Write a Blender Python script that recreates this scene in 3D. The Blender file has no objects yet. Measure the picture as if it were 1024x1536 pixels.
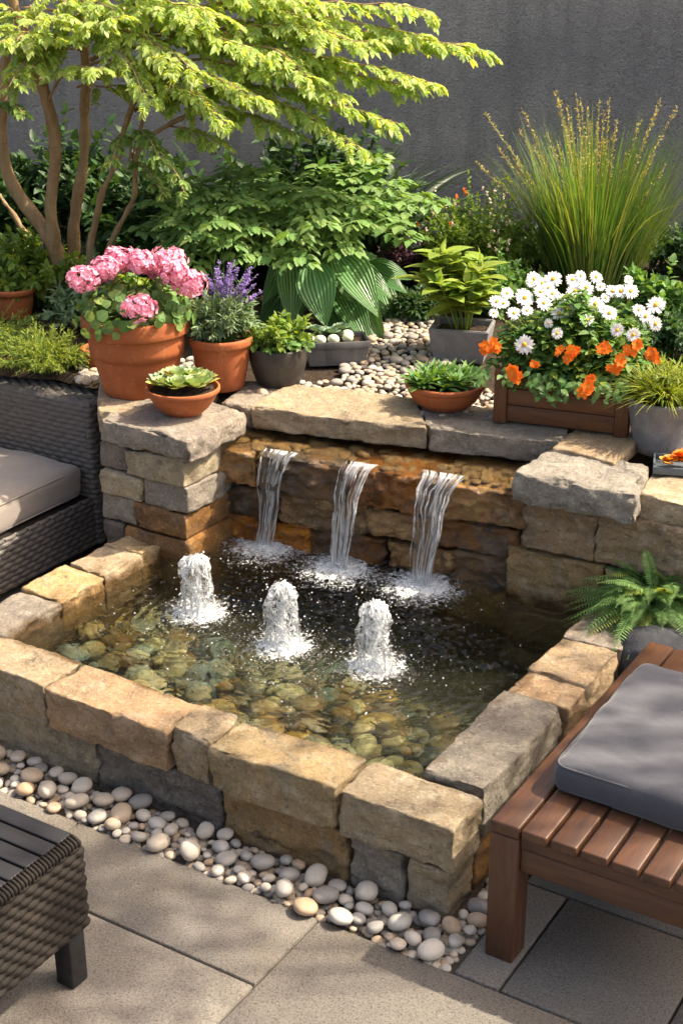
import bpy, bmesh, math, random
import numpy as np
from mathutils import Vector, Matrix

S = bpy.context.scene
COL = S.collection
R = math.radians
PI = math.pi
random.seed(7)
rng = np.random.default_rng(7)

# ---------------------------------------------------------------- camera
H = 2.3
PITCH = math.atan(900 / 2145)
cam = bpy.data.cameras.new('camera')
camo = bpy.data.objects.new('camera', cam)
COL.objects.link(camo)
camo.location = (0, 0, H)
camo.rotation_euler = (PI / 2 - PITCH, 0, 0)
cam.sensor_fit = 'VERTICAL'
cam.sensor_height = 24
cam.lens = 24 * 2145 / 1536
cam.clip_start = .05
cam.clip_end = 300
cam.dof.use_dof = True
cam.dof.focus_distance = 4.6
cam.dof.aperture_fstop = 11.0
S.camera = camo

# ---------------------------------------------------------------- light
SUN_EL, SUN_AZ = 52, 86          # azimuth from +Y clockwise
w = bpy.data.worlds.new('World'); S.world = w; w.use_nodes = True
wn = w.node_tree.nodes; wl = w.node_tree.links
sky = wn.new('ShaderNodeTexSky'); sky.sky_type = 'NISHITA'; sky.sun_disc = False
sky.sun_elevation = R(SUN_EL); sky.sun_rotation = R(SUN_AZ)
sky.air_density = .8; sky.dust_density = 5.0; sky.ozone_density = .3
bg = wn['Background']; bg.inputs[1].default_value = .15
wm = wn.new('ShaderNodeMix'); wm.data_type = 'RGBA'; wm.blend_type = 'MULTIPLY'; wm.inputs[0].default_value = 1; wm.inputs[7].default_value = (1.0, .91, .79, 1)
wl.new(sky.outputs[0], wm.inputs[6]); wl.new(wm.outputs[2], bg.inputs[0])
sl = bpy.data.lights.new('sun', 'SUN'); so = bpy.data.objects.new('sun', sl); COL.objects.link(so)
sl.energy = 3.6; sl.angle = R(.8); sl.color = (1, .88, .70)
sd = Vector((math.sin(R(SUN_AZ)) * math.cos(R(SUN_EL)), math.cos(R(SUN_AZ)) * math.cos(R(SUN_EL)), math.sin(R(SUN_EL))))
so.rotation_euler = sd.to_track_quat('Z', 'Y').to_euler()
S.view_settings.view_transform = 'Standard'
S.view_settings.look = 'None'
S.view_settings.exposure = 1.38
S.view_settings.gamma = 1
S.cycles.max_bounces = 10
S.cycles.transparent_max_bounces = 24
S.cycles.sample_clamp_indirect = 6
S.cycles.caustics_reflective = False

# ---------------------------------------------------------------- geometry of the view and of the pool
def ray(u, v):
    dx = (u - 512) / 2145; dy = -(v - 768) / 2145
    return np.array([dx, math.cos(PITCH) + dy * math.sin(PITCH), -math.sin(PITCH) + dy * math.cos(PITCH)])
def P(u, v, z):                       # point of height z seen at photo pixel u, v
    d = ray(u, v); t = (z - H) / d[2]; return np.array([d[0] * t, d[1] * t, z])
def at(u, v, y):                      # point at distance y seen at photo pixel u, v
    d = ray(u, v); t = y / d[1]; return np.array([d[0] * t, y, H + d[2] * t])
OX, OY = 0.2558, 2.9237
TH = R(58.3)
Aa = np.array([-math.sin(TH), math.cos(TH)]); Bb = np.array([math.cos(TH), math.sin(TH)])
POOLROT = math.atan2(Bb[1], Bb[0]) - PI / 2
def W(a, b, z=0.):
    return np.array([OX + a * Aa[0] + b * Bb[0], OY + a * Aa[1] + b * Bb[1], z])
def AB(p):
    d = np.array([p[0] - OX, p[1] - OY]); return float(d @ Aa), float(d @ Bb)

# ---------------------------------------------------------------- noise
def _h(ix, iy, iz, seed):
    n = (ix * 374761393 + iy * 668265263 + iz * 2147483647 + seed * 1274126177) & 0xffffffff
    n = ((n ^ (n >> 13)) * 1274126177) & 0xffffffff
    n = ((n ^ (n >> 16)) * 2246822519) & 0xffffffff
    return ((n ^ (n >> 15)) & 0xffffff) / float(0xffffff)
def vnoise(p, seed=0):
    p = np.asarray(p, float); i = np.floor(p).astype(np.int64); f = p - i
    f = f * f * f * (f * (f * 6 - 15) + 10)
    r = 0
    for dx in (0, 1):
        for dy in (0, 1):
            for dz in (0, 1):
                wgt = (f[:, 0] if dx else 1 - f[:, 0]) * (f[:, 1] if dy else 1 - f[:, 1]) * (f[:, 2] if dz else 1 - f[:, 2])
                r = r + wgt * _h(i[:, 0] + dx, i[:, 1] + dy, i[:, 2] + dz, seed)
    return r * 2 - 1
def fbm(p, seed=0, oct=4, gain=.5):
    r = 0; a = 1.; p = np.asarray(p, float)
    for k in range(oct):
        r = r + a * vnoise(p * 2 ** k + 17.3 * k, seed + k); a *= gain
    return r
def worley(p, seed=0):
    i = np.floor(p).astype(np.int64); best = np.full(len(p), 9.); sec = np.full(len(p), 9.); idv = np.zeros(len(p))
    for dx in (-1, 0, 1):
        for dy in (-1, 0, 1):
            for dz in (-1, 0, 1):
                c = i + np.array([dx, dy, dz])
                q = np.stack([_h(c[:, 0], c[:, 1], c[:, 2], seed + k) for k in (1, 2, 3)], 1) + c
                d = np.linalg.norm(p - q, axis=1); hid = _h(c[:, 0], c[:, 1], c[:, 2], seed + 9)
                m = d < best
                sec = np.where(m, best, np.minimum(sec, d)); idv = np.where(m, hid, idv); best = np.where(m, d, best)
    return best, sec, idv

# ---------------------------------------------------------------- scene helpers
def tag(o, label=None, cat=None, group=None, kind=None):
    if label: o['label'] = label
    if cat: o['category'] = cat
    if group: o['group'] = group
    if kind: o['kind'] = kind
    return o
def thing(name, label, cat, loc=(0, 0, 0), rotz=0, group=None):
    o = bpy.data.objects.new(name, None); COL.objects.link(o)
    o.location = tuple(float(c) for c in loc); o.rotation_euler = (0, 0, rotz)
    o.empty_display_size = .05
    return tag(o, label, cat, group)
def base_of(o):
    l = np.zeros(3)
    while o is not None:
        l = l + np.array(o.location); o = o.parent
    return l
def mk(name, V, F, mat, parent=None, uv=None, smooth=True, local=False, loc=None):
    """F: list of int arrays (n,k). V in world unless local."""
    V = np.asarray(V, float)
    if not local:
        if loc is None and parent is not None: V = V - base_of(parent)
        elif loc is not None: V = V - np.asarray(loc)
    me = bpy.data.meshes.new(name)
    F = [np.asarray(f, np.int64) for f in F if len(f)]
    li = np.concatenate([f.ravel() for f in F])
    tot = np.concatenate([np.full(len(f), f.shape[1]) for f in F])
    st = np.concatenate([[0], np.cumsum(tot)[:-1]])
    me.vertices.add(len(V)); me.vertices.foreach_set('co', V.ravel())
    me.loops.add(len(li)); me.loops.foreach_set('vertex_index', li)
    me.polygons.add(len(tot)); me.polygons.foreach_set('loop_start', st); me.polygons.foreach_set('loop_total', tot)
    me.update(calc_edges=True); me.validate()
    if smooth: me.polygons.foreach_set('use_smooth', np.ones(len(tot), bool))
    if uv is not None:
        l = me.uv_layers.new(name='uv'); l.data.foreach_set('uv', np.asarray(uv)[li].ravel())
    me.materials.append(mat)
    o = bpy.data.objects.new(name, me); COL.objects.link(o)
    if parent is not None: o.parent = parent
    if loc is not None: o.location = tuple(float(c) for c in loc)
    return o
class Acc:
    def __init__(s): s.V = []; s.F = {}; s.U = []; s.n = 0
    def add(s, V, F, uv=None):
        V = np.asarray(V, float)
        if len(V) == 0: return
        for f in F:
            f = np.asarray(f, np.int64)
            if len(f): s.F.setdefault(f.shape[1], []).append(f + s.n)
        s.V.append(V); s.U.append(np.zeros((len(V), 2)) if uv is None else uv); s.n += len(V)
    def build(s, name, mat, parent=None, **k):
        return mk(name, np.concatenate(s.V), [np.concatenate(f) for f in s.F.values()], mat, parent, uv=np.concatenate(s.U), **k)
def grid_faces(nu, nv, wrap=False):
    i = np.arange(nu - 1)[:, None]; j = np.arange(nv if wrap else nv - 1)[None, :]
    j2 = (j + 1) % nv
    return np.stack([i * nv + j + 0 * i, i * nv + j2, (i + 1) * nv + j2, (i + 1) * nv + j], -1).reshape(-1, 4)
def nrm(v):
    v = np.asarray(v, float); return v / np.maximum(np.linalg.norm(v, axis=-1, keepdims=True), 1e-9)
def spline(pts, n):
    pts = np.asarray(pts, float)
    if len(pts) == 2: return pts[0] + (pts[1] - pts[0]) * np.linspace(0, 1, n)[:, None]
    q = np.concatenate([[2 * pts[0] - pts[1]], pts, [2 * pts[-1] - pts[-2]]])
    t = np.linspace(0, len(pts) - 1 - 1e-6, n); i = t.astype(int); f = (t - i)[:, None]
    a, b, c, d = q[i], q[i + 1], q[i + 2], q[i + 3]
    return .5 * (2 * b + (c - a) * f + (2 * a - 5 * b + 4 * c - d) * f * f + (3 * b - a - 3 * c + d) * f ** 3)
def tube(pts, rad, sides=8, rough=0, seed=0, cap=True, flat=None):
    pts = np.asarray(pts, float); n = len(pts); rad = np.broadcast_to(rad, (n,))
    T = nrm(np.gradient(pts, axis=0)); up = np.array([.13, .31, .94]); 
    if abs(T[0] @ up) > .9: up = np.array([.9, .3, .1])
    X = nrm(np.cross(T, up)); Y = np.cross(X, T)
    an = np.linspace(0, 2 * PI, sides, endpoint=False)
    V = pts[:, None] + rad[:, None, None] * (np.cos(an)[None, :, None] * X[:, None] + np.sin(an)[None, :, None] * Y[:, None] * (flat or 1))
    V = V.reshape(-1, 3)
    if rough: V = V + nrm(V - np.repeat(pts, sides, 0)) * (fbm(V * 30, seed) * rough)[:, None]
    F = [grid_faces(n, sides, True)]
    if cap:
        V = np.concatenate([V, pts[:1], pts[-1:]]); k = n * sides; j = np.arange(sides); j2 = (j + 1) % sides
        F.append(np.stack([j2, j, np.full(sides, k)], 1)); F.append(np.stack([(n - 1) * sides + j, (n - 1) * sides + j2, np.full(sides, k + 1)], 1))
    uv = np.zeros((len(V), 2)); uv[:n * sides, 0] = np.tile(an / 6.283, n); uv[:n * sides, 1] = np.repeat(np.linspace(0, 1, n), sides)
    return V, F, uv
def lathe(prof, seg=64, wob=0, seed=0, c=(0, 0, 0), sq=None):
    """prof: (r,z) list; sq: superellipse exponent for squarish pots."""
    pr = np.asarray(prof, float); an = np.linspace(0, 2 * PI, seg, endpoint=False)
    k = np.ones(seg)
    if sq: k = (np.abs(np.cos(an)) ** sq + np.abs(np.sin(an)) ** sq) ** (-1 / sq)
    r = pr[:, 0][:, None] * k
    V = np.stack([r * np.cos(an), r * np.sin(an), np.broadcast_to(pr[:, 1][:, None], r.shape)], -1).reshape(-1, 3)
    if wob: V = V * (1 + wob * fbm(V * 9, seed, 2))[:, None] * [1, 1, 0] + V * [0, 0, 1]
    return V + np.asarray(c), [grid_faces(len(pr), seg, True)]
def smooth_prof(pts, n=6):
    return spline(np.array([(a, b, 0) for a, b in pts]), n * len(pts))[:, :2]
_cube_cache = {}
def cube_grid(nx, ny, nz):
    key = (nx, ny, nz)
    if key in _cube_cache: return _cube_cache[key]
    pts = {}; V = []; F = []
    def vid(i, j, k):
        q = (i, j, k)
        if q not in pts: pts[q] = len(V); V.append(q)
        return pts[q]
    for k, fl in ((0, 1), (nz, 0)):
        for i in range(nx):
            for j in range(ny):
                f = [vid(i, j, k), vid(i + 1, j, k), vid(i + 1, j + 1, k), vid(i, j + 1, k)]; F.append(f[::-1] if fl else f)
    for j, fl in ((0, 0), (ny, 1)):
        for i in range(nx):
            for k in range(nz):
                f = [vid(i, j, k), vid(i + 1, j, k), vid(i + 1, j, k + 1), vid(i, j, k + 1)]; F.append(f[::-1] if fl else f)
    for i, fl in ((0, 1), (nx, 0)):
        for j in range(ny):
            for k in range(nz):
                f = [vid(i, j, k), vid(i, j + 1, k), vid(i, j + 1, k + 1), vid(i, j, k + 1)]; F.append(f[::-1] if fl else f)
    r = (np.array(V, float) / [nx, ny, nz], np.array(F)); _cube_cache[key] = r
    return r
def rbox(dims, r, res=.012, cr=None):
    """rounded box centred in x,y,z; returns V, F, normals"""
    n = [max(3, int(round(d / res))) for d in dims]
    U, F = cube_grid(*n); h = np.array(dims) / 2
    # crowd the grid lines towards the edges so that the rounding is resolved
    p = (U * 2 - 1); p = (np.sign(p) * (1 - (1 - np.abs(p)) ** 1.25)) * h
    rr = np.minimum(r, h.min() * .98)
    if cr is not None: rr = np.clip(cr(p), 1e-4, h.min() * .98)[:, None]
    q = np.clip(p, -h + rr, h - rr); d = nrm(p - q)
    return q + d * rr, F, d
def boxm(x0, x1, y0, y1, z0, z1, bev=.004, seg=2):
    bm = bmesh.new(); bmesh.ops.create_cube(bm, size=1)
    for v in bm.verts: v.co = ((x0 + x1) / 2 + v.co.x * (x1 - x0), (y0 + y1) / 2 + v.co.y * (y1 - y0), (z0 + z1) / 2 + v.co.z * (z1 - z0))
    if bev: bmesh.ops.bevel(bm, geom=bm.edges[:] , offset=bev, segments=seg, profile=.5, affect='EDGES')
    V = np.array([v.co[:] for v in bm.verts]); F4 = []; F3 = []; Fo = {}
    for f in bm.faces: Fo.setdefault(len(f.verts), []).append([v.index for v in f.verts])
    bm.verts.index_update()
    Fo = {}
    for f in bm.faces: Fo.setdefault(len(f.verts), []).append([v.index for v in f.verts])
    bm.free()
    return V, [np.array(f) for f in Fo.values()]
def box(name, ext, mat, parent, bev=.004, smooth=False):
    V, F = boxm(*ext, bev=bev); return mk(name, V, F, mat, parent, smooth=smooth, local=True)

# ---------------------------------------------------------------- materials
def new_mat(name):
    m = bpy.data.materials.new(name); m.use_nodes = True; nt = m.node_tree; nt.nodes.clear(); return m, nt
class NT:
    def __init__(s, name): s.m, s.t = new_mat(name)
    def n(s, typ, props=None, **inp):
        nd = s.t.nodes.new('ShaderNode' + typ)
        for k, v in (props or {}).items(): setattr(nd, k, v)
        for k, v in inp.items():
            key = int(k[1:]) if k[0] == 'i' and k[1:].isdigit() else k.replace('_', ' ')
            sock = nd.inputs[key]
            if isinstance(v, bpy.types.NodeSocket): s.t.links.new(v, sock)
            else:
                if sock.type == 'RGBA' and len(v) == 3: v = (*v, 1)
                sock.default_value = v
        return nd
    def noise(s, vec, scale, detail=4, rough=.55, dist=0): return s.n('TexNoise', Vector=vec, Scale=scale, Detail=detail, Roughness=rough, Distortion=dist).outputs[0]
    def mapr(s, v, a, b, c=0., d=1.): return s.n('MapRange', Value=v, From_Min=a, From_Max=b, To_Min=c, To_Max=d).outputs[0]
    def mix(s, f, a, b, mode='MIX'):
        nd = s.t.nodes.new('ShaderNodeMix'); nd.data_type = 'RGBA'; nd.blend_type = mode
        for k, v in ((0, f), (6, a), (7, b)):
            if isinstance(v, bpy.types.NodeSocket): s.t.links.new(v, nd.inputs[k])
            else: nd.inputs[k].default_value = v if k == 0 else (*v, 1) if len(v) == 3 else v
        return nd.outputs[2]
    def math(s, op, a, b=0., c=0.): return s.n('Math', {'operation': op}, i0=a, i1=b, i2=c).outputs[0]
    def bump(s, h, st=.5, dist=.005, nrm=None):
        k = dict(Height=h, Strength=st, Distance=dist)
        if nrm is not None: k['Normal'] = nrm
        return s.n('Bump', **k).outputs[0]
    def out(s, sh, disp=None):
        o = s.n('OutputMaterial', Surface=sh); return s.m
    def coord(s, k='Object'): return s.n('TexCoord').outputs[k]
    def rand_off(s):
        oi = s.n('ObjectInfo'); v = s.n('VectorMath', {'operation': 'SCALE'}, i0=(3.1, 7.7, 5.3)); s.t.links.new(s.math('MULTIPLY', oi.outputs['Random'], 40), v.inputs['Scale'])
        a = s.n('VectorMath', {'operation': 'ADD'}, i0=s.coord(), i1=v.outputs[0]); return a.outputs[0], oi.outputs['Random']
    def princ(s, **k):
        return s.n('BsdfPrincipled', **k).outputs[0]

def stone_mat(name, c1, c2, c3, dark=(.05, .045, .04), rough=.85, wet=0., waterline=False):
    t = NT(name); v, rnd = t.rand_off()
    big = t.noise(v, 5, 5, .6, .6); mid = t.noise(v, 17, 6, .65, .3); fine = t.noise(v, 95, 4, .75)
    col = t.mix(t.mapr(big, .38, .62), c1, c2)
    col = t.mix(t.mapr(mid, .50, .68), col, c3)
    col = t.mix(t.mapr(t.noise(v, 8, 6, .7, 1.), .53, .66, 0, .5), col, (.27, .235, .19))
    # darker lichen / iron veins
    vein = t.noise(t.n('Mapping', Vector=v, Scale=(4, 4, 16)).outputs[0], 2.4, 8, .7, 1.2)
    col = t.mix(t.mapr(vein, .56, .70, 0, .75), col, dark)
    sp = t.noise(v, 120, 3, .7)
    col = t.mix(t.mapr(sp, .54, .66, 0, .55), col, [min(.75, c * 1.5 + .06) for c in c1])
    col = t.mix(t.mapr(t.noise(v, 75, 5, .75), .54, .68, 0, .6), col, [c * .3 for c in c2])
    hs = t.n('HueSaturation', Hue=t.mapr(rnd, 0, 1, .488, .512), Saturation=t.mapr(rnd, 0, 1, 1.12, .8), Value=t.mapr(t.math('FRACT', t.math('MULTIPLY', rnd, 7.3)), 0, 1, .82, 1.15), Color=col)
    col = hs.outputs[0]
    rg = rough; wetf = None
    if waterline:
        gp_ = t.n('NewGeometry').outputs['Position']; z = t.n('SeparateXYZ', Vector=gp_).outputs[2]
        aa_ = t.n('VectorMath', {'operation': 'DOT_PRODUCT'}, i0=gp_, i1=(Aa[0], Aa[1], 0)).outputs['Value']; bb_ = t.n('VectorMath', {'operation': 'DOT_PRODUCT'}, i0=gp_, i1=(Bb[0], Bb[1], 0)).outputs['Value']
        a0_ = OX * Aa[0] + OY * Aa[1]; b0_ = OX * Bb[0] + OY * Bb[1]
        inside = t.math('MULTIPLY', t.mapr(bb_, b0_ + .085, b0_ + .1), t.math('MULTIPLY', t.mapr(aa_, a0_ + .09, a0_ + .11), t.mapr(aa_, a0_ + 1.67, a0_ + 1.63)))
        zz = t.math('ADD', z, t.mapr(t.noise(v, 9, 4), .3, .7, -.05, .05))
        wetf = t.math('MULTIPLY', inside, t.mapr(zz, .24, .30, 1, 0))
        col = t.mix(t.math('MULTIPLY', wetf, .85), col, t.mix(.5, (.16, .085, .02), col, 'MULTIPLY'))
        rg = t.mapr(wetf, 0, 1, rough, .25)
    b = t.bump(t.noise(v, 30, 9, .78, .5), 1., .022)
    b = t.bump(t.n('TexVoronoi', {'feature': 'DISTANCE_TO_EDGE'}, Vector=t.n('Mapping', Vector=v, Scale=(1, 1, 2.2)).outputs[0], Scale=13, Randomness=1).outputs[0], .2, .008, b)
    b = t.bump(fine, .9, .005, b)
    return t.out(t.princ(Base_Color=col, Roughness=rg, Normal=b, Specular_IOR_Level=.5 if wet else .25, Coat_Weight=wet * .9, Coat_Roughness=.07, Coat_Normal=b))
M = {}
TAN = ((.52, .37, .215), (.37, .28, .175), (.60, .48, .33))
OCH = ((.56, .33, .125), (.44, .28, .12), (.58, .43, .26))
GRY = ((.37, .32, .255), (.27, .235, .195), (.46, .40, .325))
DRK = ((.22, .18, .145), (.15, .135, .125), (.30, .25, .19))
for k, c in (('tan', TAN), ('ochre', OCH), ('grey', GRY), ('dark', DRK)):
    M['stone_' + k] = stone_mat('stone_' + k, *c, waterline=True)
M['wet_ochre'] = stone_mat('wet_ochre', (.46, .185, .018), (.17, .07, .012), (.60, .32, .07), dark=(.012, .010, .008), rough=.3, wet=.55)
M['wet_dark'] = stone_mat('wet_dark', (.08, .05, .025), (.26, .115, .018), (.09, .08, .07), dark=(.012, .01, .01), rough=.3, wet=.55)

def pebble_mat(name, cols, rough=.55, wet=False):
    t = NT(name); v, rnd = t.rand_off()
    cr = t.n('ValToRGB', Fac=rnd); el = cr.color_ramp.elements; cr.color_ramp.interpolation = 'CONSTANT'
    for i, c in enumerate(cols):
        e = el[i] if i < 2 else el.new(i / len(cols)); e.position = i / len(cols); e.color = (*c, 1)
    col = cr.outputs[0]
    n1 = t.noise(v, 30, 5, .6, 1.0); n2 = t.noise(v, 160, 4, .7)
    col = t.mix(t.mapr(n1, .45, .7, 0, .45), col, t.mix(.6, col, (.42, .33, .24), 'MULTIPLY'))
    col = t.mix(t.mapr(n2, .6, .75, 0, .35), col, (.2, .17, .14))
    col = t.mix(t.mapr(t.noise(v, 12, 2), .5, .6, 0, .25), col, (.75, .72, .66))
    if wet:
        vn = t.noise(v, 14, 6, .7, 2.5); col = t.mix(t.mapr(vn, .52, .6, 0, .6), col, (.33, .27, .12))
        col = t.mix(t.mapr(t.noise(v, 22, 6, .7, 2), .55, .62, 0, .7), col, (.04, .04, .025))
    b = t.bump(n2, .25, .002); b = t.bump(n1, .2, .004, b)
    return t.out(t.princ(Base_Color=col, Roughness=rough, Normal=b, Specular_IOR_Level=.35))
M['pebble'] = pebble_mat('pebble', [(.50, .445, .365), (.37, .345, .305), (.46, .37, .27), (.27, .255, .24), (.54, .49, .41), (.44, .32, .21), (.40, .385, .35)])
M['cobble'] = pebble_mat('cobble', [(.66, .38, .08), (.20, .19, .14), (.42, .30, .14), (.20, .25, .24), (.58, .48, .27), (.08, .085, .08), (.74, .60, .34), (.34, .36, .32), (.42, .22, .07), (.30, .20, .11), (.18, .16, .12)], rough=.3, wet=True)

def paver():
    t = NT('paving_stone'); v = t.coord(); rnd = t.n('ObjectInfo').outputs['Random']
    isl = t.n('NewGeometry').outputs['Random Per Island']
    big = t.noise(v, 2.6, 6, .65, .4); fine = t.noise(v, 200, 4, .9); med = t.noise(v, 38, 6, .75)
    col = t.mix(t.mapr(big, .35, .65), (.175, .165, .152), (.245, .222, .19))
    col = t.mix(t.mapr(med, .5, .72, 0, .6), col, (.16, .145, .125))
    col = t.mix(t.mapr(t.noise(v, 1.7, 3, .5), .55, .7, 0, .7), col, (.27, .225, .16))
    col = t.mix(t.mapr(fine, .50, .66, 0, .8), col, (.36, .325, .28))
    col = t.mix(t.mapr(t.noise(v, 170, 4, .9), .51, .62, 0, .85), col, (.06, .056, .052))
    col = t.n('HueSaturation', Value=t.mapr(isl, 0, 1, .88, 1.1), Color=col).outputs[0]
    b = t.bump(med, .5, .006); b = t.bump(fine, .9, .005, b)
    return t.out(t.princ(Base_Color=col, Roughness=.85, Normal=b, Specular_IOR_Level=.25))
M['paver'] = paver()
def simple(name, c1, c2, scale=20, rough=.8, bs=.4, bd=.004, stretch=(1, 1, 1), spec=.3, fs=160, detail=5):
    t = NT(name); v = t.n('Mapping', Vector=t.rand_off()[0], Scale=stretch).outputs[0]
    n = t.noise(v, scale, detail, .6, .5); f = t.noise(v, fs, 3, .7)
    col = t.mix(t.mapr(n, .35, .65), c1, c2); col = t.mix(t.mapr(f, .5, .75, 0, .4), col, [x * .55 for x in c1])
    b = t.bump(f, bs, bd); b = t.bump(n, bs * .6, bd * 2, b)
    return t.out(t.princ(Base_Color=col, Roughness=rough, Normal=b, Specular_IOR_Level=spec))
M['soil'] = simple('soil', (.045, .03, .02), (.09, .062, .04), 40, .95, 1., .02)
M['joint'] = simple('joint_sand', (.07, .06, .045), (.12, .1, .075), 50, .95, .8, .01)
M['concrete'] = simple('grey_concrete', (.16, .16, .165), (.24, .24, .24), 14, .85, .4, .004)
M['dark_pot'] = simple('dark_glaze', (.035, .032, .03), (.06, .055, .05), 10, .45, .12, .003, fs=60)
M['slate_pot'] = simple('slate_planter', (.10, .10, .105), (.17, .17, .17), 12, .7, .3, .004, (1, 1, .3))
M['steel'] = simple('dark_steel', (.10, .12, .14), (.13, .15, .17), 30, .4, .05, .001)
M['boulder'] = simple('dark_boulder', (.032, .034, .040), (.06, .062, .07), 18, .8, .5, .005)
def stucco():
    t = NT('stucco'); v = t.coord()
    big = t.noise(v, 1.1, 5, .6, .4); n = t.noise(t.n('Mapping', Vector=v, Rotation=(0, .5, 0), Scale=(1, 1, 2.4)).outputs[0], 30, 5, .62, 1.6); n2 = t.noise(t.n('Mapping', Vector=v, Rotation=(0, -.7, 0), Scale=(1, 1, 2.6)).outputs[0], 38, 5, .62, 1.8)
    col = t.mix(t.mapr(big, .38, .62), (.30, .315, .345), (.45, .46, .48)); col = t.mix(t.mapr(n, .5, .75, 0, .5), col, (.58, .59, .60))
    st = t.noise(t.n('Mapping', Vector=v, Scale=(5, 5, .5)).outputs[0], 2, 4); col = t.mix(t.mapr(st, .48, .72, 0, .6), col, (.22, .23, .25))
    b = t.bump(n, 1., .03); b = t.bump(n2, 1., .025, b); b = t.bump(t.noise(v, 240, 3), .4, .003, b)
    return t.out(t.princ(Base_Color=col, Roughness=.9, Normal=b, Specular_IOR_Level=.2))
M['stucco'] = stucco()
def terracotta(name, c1, c2):
    t = NT(name); v, r = t.rand_off()
    n = t.noise(v, 7, 5, .6, .8); s = t.noise(v, 22, 6, .75, 1.5); f = t.noise(v, 200, 3)
    col = t.mix(t.mapr(n, .3, .7), c1, c2); col = t.mix(t.mapr(s, .58, .72, 0, .5), col, (.52, .34, .22))
    col = t.mix(t.mapr(t.noise(v, 12, 7, .8, 2), .58, .66, 0, .5), col, (.22, .07, .025))
    sc = t.noise(t.n('Mapping', Vector=v, Rotation=(.4, .9, 0), Scale=(1, 8, 1)).outputs[0], 18, 4, .6, 2); col = t.mix(t.mapr(sc, .68, .74, 0, .4), col, (.6, .42, .3))
    b = t.bump(f, .2, .002); b = t.bump(s, .2, .004, b)
    return t.out(t.princ(Base_Color=col, Roughness=.75, Normal=b, Specular_IOR_Level=.3))
M['terracotta'] = terracotta('terracotta', (.40, .125, .042), (.30, .085, .03))
def wood(name, c1, c2, axis='X', rough=.5, coat=0.):
    t = NT(name); v, r = t.rand_off()
    sc = {'X': (.12, 1, 1), 'Y': (1, .12, 1), 'Z': (1, 1, .12)}[axis]
    mv = t.n('Mapping', Vector=v, Scale=sc).outputs[0]
    n = t.noise(mv, 42, 6, .65, .8); g = t.noise(mv, 160, 4, .7); big = t.noise(mv, 9, 3)
    col = t.mix(t.mapr(n, .35, .68), c1, c2); col = t.mix(t.mapr(g, .55, .72, 0, .55), col, [x * .35 for x in c1])
    col = t.mix(t.mapr(big, .4, .7, 0, .4), col, [x * .6 for x in c2])
    col = t.n('HueSaturation', Value=t.mapr(r, 0, 1, .85, 1.18), Color=col).outputs[0]
    b = t.bump(g, .25, .0015); b = t.bump(n, .2, .002, b)
    return t.out(t.princ(Base_Color=col, Roughness=t.mapr(n, .3, .7, rough - .08, rough + .12), Normal=b, Specular_IOR_Level=.4))
for ax in 'XYZ':
    M['teak_' + ax] = wood('teak_' + ax, (.112, .050, .024), (.058, .028, .018), ax, .42)
    M['plank_' + ax] = wood('plank_' + ax, (.15, .062, .025), (.085, .035, .016), ax, .5)
M['black_wood'] = wood('black_slat', (.018, .018, .021), (.011, .011, .013), 'X', .5)
def fabric(name, c1, c2):
    t = NT(name); v = t.coord()
    n = t.noise(v, 9, 4); f = t.noise(v, 420, 2, .8)
    wv = t.n('TexWave', {'bands_direction': 'X'}, Vector=v, Scale=260, Distortion=1.5, Detail=1).outputs[1]; wv2 = t.n('TexWave', {'bands_direction': 'Y'}, Vector=v, Scale=260, Distortion=1.5, Detail=1).outputs[1]
    col = t.mix(t.mapr(n, .3, .7), c1, c2); col = t.mix(t.mapr(f, .45, .7, 0, .5), col, [x * 1.5 for x in c1]); col = t.mix(t.mapr(t.noise(v, 350, 2, .8), .5, .7, 0, .5), col, [x * .5 for x in c1])
    b = t.bump(t.math('ADD', wv, wv2), .15, .001); b = t.bump(f, .4, .001, b); b = t.bump(t.noise(v, 14, 3), .25, .012, b)
    return t.out(t.princ(Base_Color=col, Roughness=.9, Normal=b, Sheen_Weight=.3, Sheen_Roughness=.5, Specular_IOR_Level=.15))
M['taupe'] = fabric('taupe_fabric', (.30, .26, .225), (.26, .225, .20))
M['grey_fab'] = fabric('grey_fabric', (.078, .080, .094), (.062, .064, .076))
def wicker(name, c1, c2, ro=.5):
    t = NT(name); v = t.coord(); f = t.noise(v, 220, 3, .7); n = t.noise(v, 25, 3)
    col = t.mix(t.mapr(n, .35, .65), c1, c2); col = t.mix(t.mapr(f, .45, .7, 0, .5), col, [x * 1.7 for x in c1])
    b = t.bump(f, .3, .001)
    return t.out(t.princ(Base_Color=col, Roughness=ro, Normal=b, Specular_IOR_Level=.35 if ro < .6 else .12))
M['wicker_brown'] = wicker('wicker_brown', (.12, .106, .096), (.088, .079, .073))
M['wicker_dark'] = wicker('wicker_dark', (.022, .018, .015), (.014, .013, .012), .72)
def bark():
    t = NT('bark'); v = t.coord(); mv = t.n('Mapping', Vector=v, Scale=(1, 1, .3)).outputs[0]
    n = t.noise(mv, 30, 6, .7, .5); n2 = t.noise(v, 8, 3); r = t.noise(t.n('Mapping', Vector=v, Scale=(.4, .4, 3)).outputs[0], 20, 3)
    col = t.mix(t.mapr(n, .35, .7), (.26, .165, .085), (.42, .29, .16)); col = t.mix(t.mapr(n2, .5, .7, 0, .6), col, (.26, .20, .11)); col = t.mix(t.mapr(r, .55, .68, 0, .22), col, (.10, .06, .03))
    return t.out(t.princ(Base_Color=col, Roughness=.8, Normal=t.bump(n, .7, .01), Specular_IOR_Level=.2))
M['bark'] = bark()

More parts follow.
